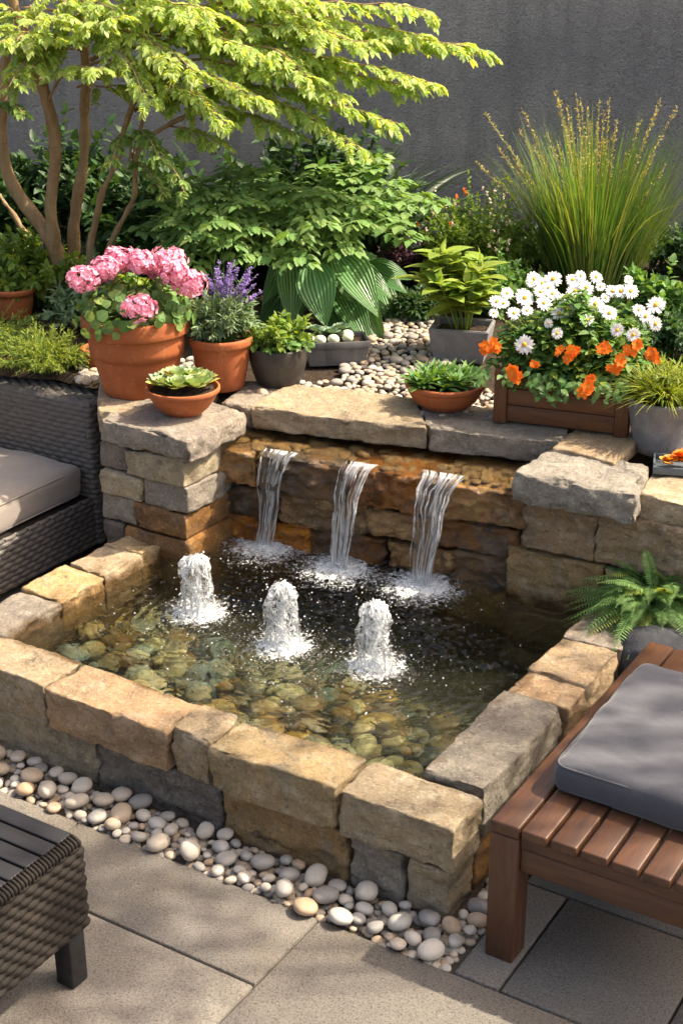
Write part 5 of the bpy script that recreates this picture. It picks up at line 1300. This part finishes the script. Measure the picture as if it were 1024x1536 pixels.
for k in range(270):
    th = r_.uniform(0, 6.28) if k > 70 else r_.uniform(PI * .6, PI * 1.5); L_ = r_.uniform(.15, .30); el = r_.uniform(.35, 1.35); d0 = np.array([math.cos(th) * math.cos(el), math.sin(th) * math.cos(el), math.sin(el)])
    s = np.linspace(0, 1, 14)[:, None]; pts = fb + [r_.normal(0, .03), r_.normal(0, .03), r_.uniform(-.04, .02)] + d0 * L_ * s + (np.array([d0[0], d0[1], 0]) * .25 - UP) * (L_ * (.35 + .25 * math.cos(el)) * s ** 2.0)
    Vt, Ft, Ut = tube(pts, np.linspace(.0016, .0006, 14), 4, cap=False); St.add(Vt, Ft, Ut)
    m_ = 28; f = np.linspace(.12, 1, m_); q_ = np.stack([np.interp(f * 13, range(14), pts[:, c]) for c in range(3)], 1); T_ = nrm(np.gradient(q_, axis=0)); sd2 = nrm(np.cross(T_, UP)); up_ = np.cross(sd2, T_)
    wl_ = .028 * np.sin(PI * np.clip(f * .95 + .1, 0, 1)) ** .7 + .004; tgt = AY if r_.random() < .12 else A
    for sgn in (-1, 1): inst(tgt, T_PIN, q_, sd2 * sgn + T_ * .35 - UP * .12, up_ + r_.normal(0, .1, (m_, 3)), wl_ * r_.uniform(.85, 1.1, m_))
A.build('fronds', M['l_fern'], fe); AY.build('yellow_fronds', M['l_fern_y'], fe); St.build('stems', M['l_fern'], fe)

# ================================================================ LEFT BED
bush('low_conifer', 'feathery yellow-green dwarf conifer just behind the sofa arm', 'shrub', (-1.13, 5.33, .655), (.25, .20, .18), 170, 'l_conifer', T_NE, .030, 201, per=12, updir=1.0, group='small shrubs on the left of the bed')
bush('low_conifer', 'bushy yellow-green dwarf conifer at the far left edge above the sofa', 'shrub', (-1.42, 5.50, .655), (.24, .24, .28), 190, 'l_conifer', T_NE, .026, 202, per=12, updir=1.2, group='small shrubs on the left of the bed')
bush('leafy_shrub', 'bright yellow-green broad-leaved shrub at the left edge below the maple', 'shrub', (-1.35, 6.15, .70), (.30, .22, .36), 120, 'l_bright', T_OV, .062, 203, per=8, group='small shrubs on the left of the bed')
bush('leafy_shrub', 'blue-green shrub between the left conifers and the geranium pot', 'shrub', (-1.02, 5.85, .68), (.24, .2, .28), 110, 'l_sage', T_OV, .050, 204, per=8, group='small shrubs on the left of the bed')
for p_, R1_, h_, lb in [((-1.40, 5.98, .70), .10, .13, 'half-hidden terracotta pot under the bright shrub at the left edge'), ((-.93, 5.33, .67), .075, .085, 'small terracotta pot half hidden left of the geranium pot')]:
    o = thing('terracotta_pot', lb, 'pot', p_); lpot(o, rim_prof(R1_ * .72, R1_, h_, .025, .008), M['terracotta'], np.array(p_), h_ * .85, R1_ * .88)
bush('dark_shrub', 'dark green shrub filling the space behind the maple stems', 'shrub', (-1.35, 6.75, .70), (.55, .22, .75), 150, 'l_dark', T_OV, .085, 205, per=9, group='dark shrubs at the foot of the wall')
bush('dark_shrub', 'dark leafy shrub behind the geranium and the maple base', 'shrub', (-.72, 6.45, .70), (.42, .25, .55), 150, 'l_dark', T_OV, .075, 206, per=9, group='dark shrubs at the foot of the wall')
bush('dark_shrub', 'dark green mass of leaves behind the ferny compound leaves', 'shrub', (-.15, 6.65, .70), (.5, .22, .75), 170, 'l_dark', T_OV, .085, 207, per=9, group='dark shrubs at the foot of the wall')

# ---------------------------------------------------------------- golden maple
mp = thing('maple_tree', 'multi-stemmed maple with golden-green leaves leaning over the left of the bed', 'tree', at(105, 455, 6.15) * [1, 1, 0] + [0, 0, .68])
MB = {}
def stem(px, y0, y1, r0, r1, name='trunk'):
    n_ = len(px); pts = [at(u, v, y0 + (y1 - y0) * i / (n_ - 1)) for i, (u, v) in enumerate(px)]; pts = spline(pts, 40)
    pts = pts + np.stack([fbm(pts * 4, k, 3) for k in range(3)], 1) * .012
    Vt, Ft, Ut = tube(pts, np.linspace(r0, r1, 40) * .62 * (1 + .12 * fbm(pts * 12, 5, 2)), 14, rough=.0035, seed=4); return pts, (Vt, Ft, Ut)
for px, y0, y1, r0, r1 in [([(108, 470), (95, 390), (62, 335), (20, 280), (2, 205), (8, 120), (15, 20)], 6.15, 6.05, .060, .030), ([(100, 460), (85, 385), (78, 315), (86, 230), (70, 150), (48, 80), (20, 10), (5, -60)], 6.15, 5.9, .052, .028),
                           ([(112, 460), (112, 350), (125, 250), (131, 150), (124, 60), (118, -60)], 6.2, 6.15, .046, .026), ([(134, 440), (143, 340), (175, 240), (200, 165), (250, 110), (300, 60)], 6.1, 5.9, .026, .012),
                           ([(140, 450), (165, 370), (198, 300), (205, 235), (255, 190), (300, 170)], 6.1, 5.8, .026, .010), ([(205, 235), (215, 190), (220, 140)], 6.05, 6.0, .014, .008), ([(0, 290), (30, 335), (62, 375), (92, 440)], 6.35, 6.2, .016, .020)]:
    pts, (Vt, Ft, Ut) = stem(px, y0, y1, r0, r1); mk('trunk', Vt, Ft, M['bark'], mp, uv=Ut)
T_MP = leaf_tpl(4, .46, 'ovate', .2, .2)
A = Acc(); AG = Acc(); Br = Acc(); r_ = np.random.default_rng(111)
def spray(p0, p1, arch, rad0, twl, acc_, dens=1., ls=.039, nleaf=4, flat=.12):
    L_ = np.linalg.norm(p1 - p0); n_ = 24; s = np.linspace(0, 1, n_)[:, None]; pts = p0 + (p1 - p0) * s + UP * (np.sin(PI * s ** .8) * arch * L_); pts += np.stack([fbm(pts * 5, k, 2) for k in range(3)], 1) * .02
    Vt, Ft, Ut = tube(pts, np.linspace(rad0, .0015, n_), 6); Br.add(Vt, Ft, Ut)
    m_ = max(4, int(L_ / .034 * dens)); twl = twl * .82; T_ = nrm(np.gradient(pts, axis=0))
    for k in range(m_):
        f = .18 + .82 * (k + r_.random()) / m_; q0 = np.array([np.interp(f * (n_ - 1), range(n_), pts[:, c]) for c in range(3)]); t0 = T_[min(n_ - 1, int(f * n_))]; sd2 = nrm(np.cross(t0, UP)) * (1 if k % 2 else -1)
        d_ = nrm(t0 * r_.uniform(.5, 1.1) + sd2 * r_.uniform(.4, 1.1) + UP * r_.normal(.05, flat)); tl = twl * r_.uniform(.5, 1.1) * (1.15 - .6 * f)
        nt = 9; ss = np.linspace(0, 1, nt)[:, None]; tp_ = q0 + d_ * tl * ss - UP * tl * .35 * ss ** 2
        Vt, Ft, Ut = tube(tp_, np.linspace(.0016, .0007, nt), 3, cap=False); Br.add(Vt, Ft, Ut)
        for j in range(2, nt):
            c_ = tp_[j]; nl = nleaf; tw = nrm(tp_[j] - tp_[j - 1]); sp_ = np.linspace(-1.35, 1.35, nl) + r_.normal(0, .15, nl); sdv = nrm(np.cross(tw, UP))
            D_ = np.cos(sp_)[:, None] * tw + np.sin(sp_)[:, None] * sdv - UP * r_.uniform(-.1, .45, (nl, 1)); inst(acc_, T_MP, np.tile(c_, (nl, 1)), D_, UP + r_.normal(0, .4, (nl, 3)), ls * r_.uniform(.6, 1.1, nl) * (1.15 - .3 * np.abs(sp_)))
specs = [  # u0 v0 y0  u1 v1 y1 arch radius twig dens
 (125, 60, 6.1, 720, 78, 5.6, .05, .010, .20, 1.3), (124, 40, 6.1, 640, 18, 5.7, .04, .009, .22, 1.2), (130, 90, 6.1, 655, 130, 5.4, .08, .009, .17, 1.3), (200, 165, 6.0, 600, 180, 5.3, .10, .008, .15, 1.3),
 (215, 170, 6.0, 548, 222, 5.2, .14, .007, .14, 1.2), (130, 130, 6.1, 480, 185, 5.2, .12, .008, .15, 1.2), (130, 120, 6.1, 400, 150, 5.1, .12, .008, .16, 1.2), (128, 100, 6.1, 340, 185, 5.0, .10, .007, .15, 1.3), (128, 60, 6.1, 300, 110, 5.1, .12, .007, .18, 1.2),
 (122, 40, 6.1, 230, 160, 5.1, .15, .007, .15, 1.2), (70, 150, 6.0, 160, 110, 5.2, .15, .007, .18, 1.1), (60, 100, 6.0, 180, 30, 5.3, .1, .007, .2, 1.1), (50, 80, 6.0, 90, 20, 5.3, .1, .007, .2, 1.), (50, 60, 6.0, 20, 60, 5.3, .1, .007, .18, .8),
 (120, 20, 6.1, 330, 20, 5.4, .05, .008, .24, 1.2), (120, 0, 6.1, 450, -10, 5.6, .05, .008, .26, 1.2), (300, 60, 6.0, 560, 60, 5.3, .08, .007, .2, 1.3), (300, 60, 6.0, 470, 110, 5.2, .10, .007, .18, 1.3), (250, 110, 6.0, 520, 140, 5.2, .10, .007, .17, 1.3),
 (118, -40, 6.1, 250, -30, 5.5, .05, .008, .26, 1.1), (120, -60, 6.2, 560, -50, 6.0, .03, .008, .26, 1.1), (300, 20, 6.1, 620, 60, 5.6, .05, .007, .2, 1.2), (124, 60, 6.2, 520, 90, 6.0, .05, .009, .26, 1.2), (124, 20, 6.2, 400, 60, 6.2, .05, .009, .28, 1.2),
 (250, 190, 5.9, 330, 215, 5.3, .1, .005, .12, 1.0), (60, 90, 6., 10, 10, 5.6, .1, .006, .2, .9), (120, 30, 6.2, 180, 60, 5.6, .1, .006, .2, 1.1), (300, 170, 5.85, 440, 200, 5.25, .08, .005, .12, 1.2), (330, 60, 6.2, 690, 70, 5.75, .03, .006, .18, 1.2), (350, 100, 6.0, 610, 130, 5.5, .05, .006, .18, 1.2)]
for (u0, v0, y0, u1, v1, y1, ar, ra, tw, de) in specs: spray(at(u0, v0, y0), at(u1, v1, 5.5 + (y1 - 5.) * .5), ar, ra, tw, A, de * 1.1)
for k in range(14):
    u1 = r_.uniform(-10, 640); v1 = r_.uniform(-30, 30 + 150 * math.exp(-((u1 - 330) / 260) ** 2)); y1 = r_.uniform(5.5, 6.3); u0 = u1 * .45 + r_.uniform(0, 60)
    spray(at(u0, v1 - r_.uniform(10, 60), 6.1), at(u1, v1, y1), .06, .005, .17, A, 1.0)
for k in range(9): spray(at(60 + 8 * k, r_.uniform(0, 90), 6.1), at(r_.uniform(-20, 130), r_.uniform(0, 130), r_.uniform(5.5, 6.0)), .08, .005, .15, A, 1.0)
for (u0, v0, y0, u1, v1, y1, ar, ra, tw, de) in [(205, 235, 5.95, 275, 290, 5.4, .2, .004, .10, 1.2), (205, 240, 5.95, 165, 250, 5.5, .2, .004, .10, 1.), (200, 240, 5.95, 245, 240, 5.5, .2, .004, .10, 1.1), (200, 280, 5.95, 250, 300, 5.5, .2, .003, .08, 1.), (0, 180, 6.0, 40, 165, 5.6, .1, .004, .07, 1.)]: spray(at(u0, v0, y0), at(u1, v1, y1), ar, ra, tw * .65, AG, de * .6, ls=.040)
Br.build('branches', M['bark'], mp); A.build('crown', M['l_maple'], mp); AG.build('lower_leaves', M['l_maple_g'], mp)

# ---------------------------------------------------------------- compound leaves, hostas, straps
def compound(root_name, label, base, tips, seed, mat='l_comp', ls=.058, group=None):
    root = thing(root_name, label, 'plant', base, 0, group); A = Acc(); St = Acc(); r_ = np.random.default_rng(seed)
    for tip in tips:
        b0 = np.array(base) + [r_.normal(0, .05), r_.normal(0, .05), 0]; tip = np.array(tip); L_ = np.linalg.norm(tip - b0); mid = (b0 + tip) / 2 + UP * L_ * .28
        pts = spline([b0, mid, tip], 16); Vt, Ft, Ut = tube(pts, np.linspace(.0032, .001, 16), 4, cap=False); St.add(Vt, Ft, Ut)
        m_ = 7
        for k in range(m_):
            f = .42 + .58 * k / (m_ - 1); q0 = np.array([np.interp(f * 15, range(16), pts[:, c]) for c in range(3)]); T_ = nrm(pts[min(15, int(f * 15) + 1)] - pts[max(0, int(f * 15) - 1)]); sd2 = nrm(np.cross(T_, UP))
            for sg in (-1, 1):
                ln = .14 * (1.15 - f * .85) * r_.uniform(.8, 1.1); d_ = nrm(sd2 * sg + T_ * .55 - UP * .12); nsub = max(2, int(ln / .034)); ss = np.linspace(.25, 1, nsub)[:, None]; qq = q0 + d_ * ln * ss - UP * ln * .25 * ss ** 2
                Vt, Ft, Ut = tube(np.concatenate([q0[None], qq]), .0007, 3, cap=False); St.add(Vt, Ft, Ut)
                s3 = nrm(np.cross(d_, UP))
                for s2 in (-1, 1): inst(A, T_SER, qq, s3 * s2 + d_ * .7 - UP * .1, UP + r_.normal(0, .38, (nsub, 3)), ls * r_.uniform(.7, 1.1, nsub) * (1.1 - .3 * ss[:, 0]))
                inst(A, T_SER, qq[-1], d_ - UP * .15, UP, ls * 1.05)
        inst(A, T_SER, pts[-1], nrm(pts[-1] - pts[-2]), UP, ls * 1.1)
    A.build('fronds', M[mat], root); St.build('stems', M['l_mid'], root); return root
r_ = np.random.default_rng(131)
def tips_px(lst): return [at(u, v, y) for u, v, y in lst]
compound('compound_leaf_shrub', 'shrub with serrated ferny green leaves arching over the hostas, right half', at(460, 430, 6.2) * [1, 1, 0] + [0, 0, .7], tips_px([(655, 300, 5.9), (620, 350, 5.75), (560, 300, 5.7), (600, 270, 6.0), (560, 250, 6.1), (480, 330, 5.5), (520, 370, 5.55), (440, 350, 5.5), (450, 385, 5.45), (540, 330, 5.6), (500, 290, 5.8), (610, 310, 5.9), (420, 300, 5.7), (600, 330, 5.7), (570, 235, 6.2), (530, 240, 6.2), (400, 385, 5.5), (480, 250, 6.1), (635, 290, 6.1), (470, 285, 5.7)]), 132, group='ferny shrubs behind the pots')
compound('compound_leaf_shrub', 'shrub with serrated ferny green leaves behind the geranium and salvia, left half', at(330, 430, 6.2) * [1, 1, 0] + [0, 0, .7], tips_px([(230, 300, 5.8), (260, 330, 5.6), (300, 350, 5.5), (340, 360, 5.5), (380, 340, 5.55), (320, 290, 5.7), (290, 270, 5.9), (370, 300, 5.6), (250, 370, 5.6), (350, 250, 5.9), (400, 250, 5.9), (300, 310, 5.6), (210, 340, 5.9), (370, 380, 5.5), (280, 390, 5.5), (330, 330, 5.5), (420, 275, 5.8), (240, 260, 6.1)]), 133, group='ferny shrubs behind the pots')
T_HO = leaf_tpl(12, .56, 'ovate', .30, .38, pleat=.10)
def hosta(label, base, leaves, mat, seed):
    root = thing('hosta', label, 'plant', base, 0, 'hostas behind the pots'); A = Acc(); St = Acc(); r_ = np.random.default_rng(seed)
    for (u0, v0, y0, u1, v1, y1, wd) in leaves:
        p0, p1 = at(u0, v0, y0), at(u1, v1, y1); L_ = np.linalg.norm(p1 - p0); up_ = nrm(np.array([r_.normal(0, .15), -.75, .65]))
        d_ = nrm(p1 - p0); inst(A, T_HO, p0, d_ + .12 * up_, up_, L_ * 1.02, wd * .0027 / (L_ * .56))
        pts = spline([np.array(base), (np.array(base) + p0) / 2 + [0, 0, .04], p0], 8); Vt, Ft, Ut = tube(pts, .004, 5, cap=False); St.add(Vt, Ft, Ut)
    A.build('foliage', M[mat], root); St.build('stems', M['l_hosta'], root)
hosta('hosta with pale striped broad leaf hanging between the dark pot and trough', at(480, 470, 5.9) * [1, 1, 0] + [0, 0, .69], [(468, 393, 5.62, 484, 475, 5.45, 58), (432, 380, 5.75, 442, 468, 5.5, 50), (505, 378, 5.75, 560, 450, 5.5, 56), (520, 400, 5.75, 578, 432, 5.6, 40), (455, 375, 5.9, 400, 430, 5.65, 48), (500, 375, 5.95, 520, 430, 5.7, 50), (480, 370, 6.0, 470, 320, 6.1, 45)], 'l_hosta_v', 141)
hosta('dark green hosta with long pointed leaves right of the slate trough', at(540, 450, 6.1) * [1, 1, 0] + [0, 0, .69], [(540, 400, 5.95, 600, 425, 5.8, 36), (530, 415, 5.9, 565, 505, 5.6, 46), (500, 420, 5.9, 548, 498, 5.55, 50), (470, 430, 5.9, 520, 500, 5.6, 46), (545, 400, 6.0, 612, 410, 5.95, 34), (455, 420, 5.95, 430, 485, 5.7, 44), (520, 400, 6.1, 560, 380, 6.1, 40), (440, 420, 6.0, 395, 470, 5.8, 42), (560, 420, 6.1, 590, 470, 5.9, 40)], 'l_hosta', 142)
st = thing('strap_leaf_plant', 'dark plant with long pleated strap leaves against the wall behind the ferny shrub', 'plant', at(520, 400, 6.6) * [1, 1, 0] + [0, 0, .7])
A = Acc(); n_ = 95; th = r_.uniform(0, 6.28, n_); D_ = np.column_stack([np.cos(th), np.sin(th) * .6, r_.uniform(.8, 3, n_)]); b0 = base_of(st) + np.column_stack([r_.normal(0, .10, n_), r_.normal(0, .04, n_), np.zeros(n_)])
curve_blade(A, b0, D_, r_.uniform(.5, 1.0, n_), r_.uniform(.2, .5, n_), r_.uniform(.03, .05, n_), 9); 
b0 = b0 - [.5, 0, 0]; curve_blade(A, b0, D_, r_.uniform(.5, .9, n_), r_.uniform(.2, .5, n_), r_.uniform(.03, .05, n_), 9); A.build('foliage', M['l_strap'], st)

# ---------------------------------------------------------------- right of centre
bush('purple_shrub', 'dark purple-leaved low shrub at the foot of the wall left of the flowers', 'shrub', at(590, 425, 6.5) * [1, 1, 0] + [0, 0, .7], (.24, .18, .26), 130, 'l_purple', T_OV, .036, 211, per=10)
bush('purple_shrub', 'purple-leaved shrub partly hidden behind the lime-green potted leaves', 'shrub', at(660, 420, 6.6) * [1, 1, 0] + [0, 0, .7], (.18, .15, .20), 60, 'l_purple', T_OV, .034, 212, per=10)
fsr = bush('flowering_shrub', 'loose green shrub dotted with pale pink and orange blossoms beside the tall grass', 'shrub', at(715, 430, 6.35) * [1, 1, 0] + [0, 0, .7], (.30, .2, .50), 170, 'l_bright', T_SM, .034, 213, per=13)
bush('leafy_shrub', 'green shrub with fine leaves between the lime-leaved pot and tall grass', 'shrub', at(745, 450, 6.0) * [1, 1, 0] + [0, 0, .7], (.22, .2, .27), 110, 'l_mid', T_SM, .038, 214, per=10, group='shrubs round the tall grass')
bush('leafy_shrub', 'darker fine-leaved shrub under the purple shrub near the pebble bed', 'shrub', at(625, 480, 5.95) * [1, 1, 0] + [0, 0, .7], (.13, .12, .15), 50, 'l_dark', T_LA, .05, 215, per=8, group='shrubs round the tall grass')
A = Acc(); A2 = Acc(); r_ = np.random.default_rng(216)
for k in range(70):
    u, v = r_.uniform(625, 765), r_.uniform(285, 440); y = 6.2 + r_.uniform(-.1, .15); c_ = at(u, v, y)
    tgt = A2 if (u < 700 and r_.random() < .4) else A
    for j in range(3): D_ = rdir(4, .3, r_); inst(tgt, T_PR, np.tile(c_ + [0, 0, .006 * j], (4, 1)), D_, UP, .009)
A.build('blossoms', M['palepink'], fsr); A2.build('blossoms', M['orange_p'], fsr)
# the tall grass
gb = at(885, 440, 6.3) * [1, 1, 0] + [0, 0, .7]
tg = thing('tall_grass', 'big clump of tall upright ornamental grass with golden seed heads against the grey wall', 'ornamental grass', gb)
A = Acc(); n_ = 1250; th = r_.uniform(0, 6.28, n_); rr = np.sqrt(r_.random(n_)); b0 = gb + np.column_stack([np.cos(th) * rr * .17, np.sin(th) * rr * .11, np.zeros(n_)])
tilt_ = rr * .42 * r_.uniform(.5, 1.2, n_); D_ = np.column_stack([np.cos(th) * tilt_, np.sin(th) * tilt_ * .7, np.ones(n_)]); L_ = r_.uniform(.48, .95, n_) * (1.0 - .08 * rr)
curve_blade(A, b0, D_, L_, np.abs(r_.normal(.04, .10, n_)) + .12 * rr * (r_.random(n_) < .35), r_.uniform(.0045, .008, n_), 8); A.build('blades', M['l_blade'], tg)
Sd = Acc(); Stm = Acc()
stalks = [(727, 170), (783, 165), (812, 235), (832, 135), (838, 150), (863, 140), (870, 150), (898, 148), (913, 150), (905, 165), (885, 185), (778, 195), (715, 245), (755, 262), (820, 200), (845, 185), (855, 190), (880, 160), (920, 200), (975, 240), (985, 165), (960, 180), (990, 150), (940, 230), (1000, 245), (800, 220), (870, 215), (890, 225), (952, 295), (965, 260), (835, 215), (905, 210), (1015, 160), (745, 220), (875, 265), (925, 180), (895, 190), (850, 160), (770, 240), (790, 260)]
for k, (u, v) in enumerate(stalks):
    tip = at(u, v, 6.25 + r_.uniform(-.12, .15)); f = (u - 885) / 150; b0_ = gb + [f * .10, r_.normal(0, .03), 0]; mid = b0_ + (tip - b0_) * [.36, .36, .55]
    pts = spline([b0_, mid, tip], 24); Vt, Ft, Ut = tube(pts, np.linspace(.0018, .0008, 24), 4, cap=False); Stm.add(Vt, Ft, Ut)
    m_ = 90; ff = r_.uniform(.52, 1, m_); q_ = np.stack([np.interp(ff * 23, range(24), pts[:, c]) for c in range(3)], 1); D_ = rdir(m_, 1.2, r_); inst(Sd, T_SM, q_ + D_ * .003, D_, r_.normal(0, 1, (m_, 3)), r_.uniform(.008, .015, m_), .8)
Sd.build('seed_heads', M['l_seed'], tg); Stm.build('seed_stalks', M['l_seed'], tg)
bush('leafy_shrub', 'green shrub with rounded leaves at the right edge in front of the grass', 'shrub', at(985, 470, 5.6) * [1, 1, 0] + [0, 0, .7], (.24, .18, .36), 75, 'l_mid', leaf_tpl(4, .75, 'ovate', .15, .2), .048, 217, per=8, group='shrubs round the tall grass')
bush('leafy_shrub', 'dark shrub low behind the right end of the planter box', 'shrub', at(1010, 500, 5.3) * [1, 1, 0] + [0, 0, .7], (.2, .16, .22), 70, 'l_dark', T_OV, .045, 218, per=8, group='shrubs round the tall grass')
bush('dark_shrub', 'dark shrub between the flowering shrub and the foot of the grass', 'shrub', at(790, 440, 6.7) * [1, 1, 0] + [0, 0, .7], (.35, .15, .28), 110, 'l_dark', T_OV, .05, 219, per=8, group='dark shrubs at the foot of the wall')
bush('dark_shrub', 'dark shrub at the foot of the wall behind the right-edge shrub', 'shrub', (1.65, 6.7, .7), (.3, .15, .3), 90, 'l_dark', T_OV, .05, 220, per=8, group='dark shrubs at the foot of the wall')
# the neighbouring tree whose crown stands over the right side of the patio and dapples it
dt = thing('shade_tree', 'tall airy tree outside the right edge that dapples the patio with shade', 'tree', (3.9, 3.0, 0))
c_ = np.array([2.75, 2.75, 3.6]); tk = spline([(3.9, 3.0, -.03), (3.85, 3.0, 1.2), (3.6, 2.95, 2.3), (3.2, 2.85, 3.3)], 24); Vt, Ft, Ut = tube(tk, np.linspace(.10, .05, 24), 12, rough=.006); mk('trunk', Vt, Ft, M['bark'], dt, uv=Ut)
A = Acc(); Br = Acc(); r_ = np.random.default_rng(777); T_BIG = leaf_tpl(3, .55, 'ovate', .15, .15)
for k in range(250):
    u_ = r_.normal(0, 1, 3); u_ = u_ / np.linalg.norm(u_) * r_.random() ** .4; cl = c_ + u_ * [1.9, 1.15, .5]
    if fbm(cl[None] * 1.3, 70, 2)[0] < .10: continue
    b0 = tk[int(r_.uniform(14, 23))]; Vt, Ft, Ut = tube(spline([b0, (b0 + cl) / 2 + [0, 0, .12], cl], 8), np.linspace(.014, .003, 8), 4, cap=False); Br.add(Vt, Ft, Ut)
    n_ = 42; q_ = cl + r_.normal(0, 1, (n_, 3)) * [.15, .15, .07]; inst(A, T_BIG, q_, rdir(n_, -.2, r_), UP + r_.normal(0, .4, (n_, 3)), r_.uniform(.06, .10, n_))
Br.build('branches', M['bark'], dt); A.build('crown', M['l_mid'], dt)
print('built')
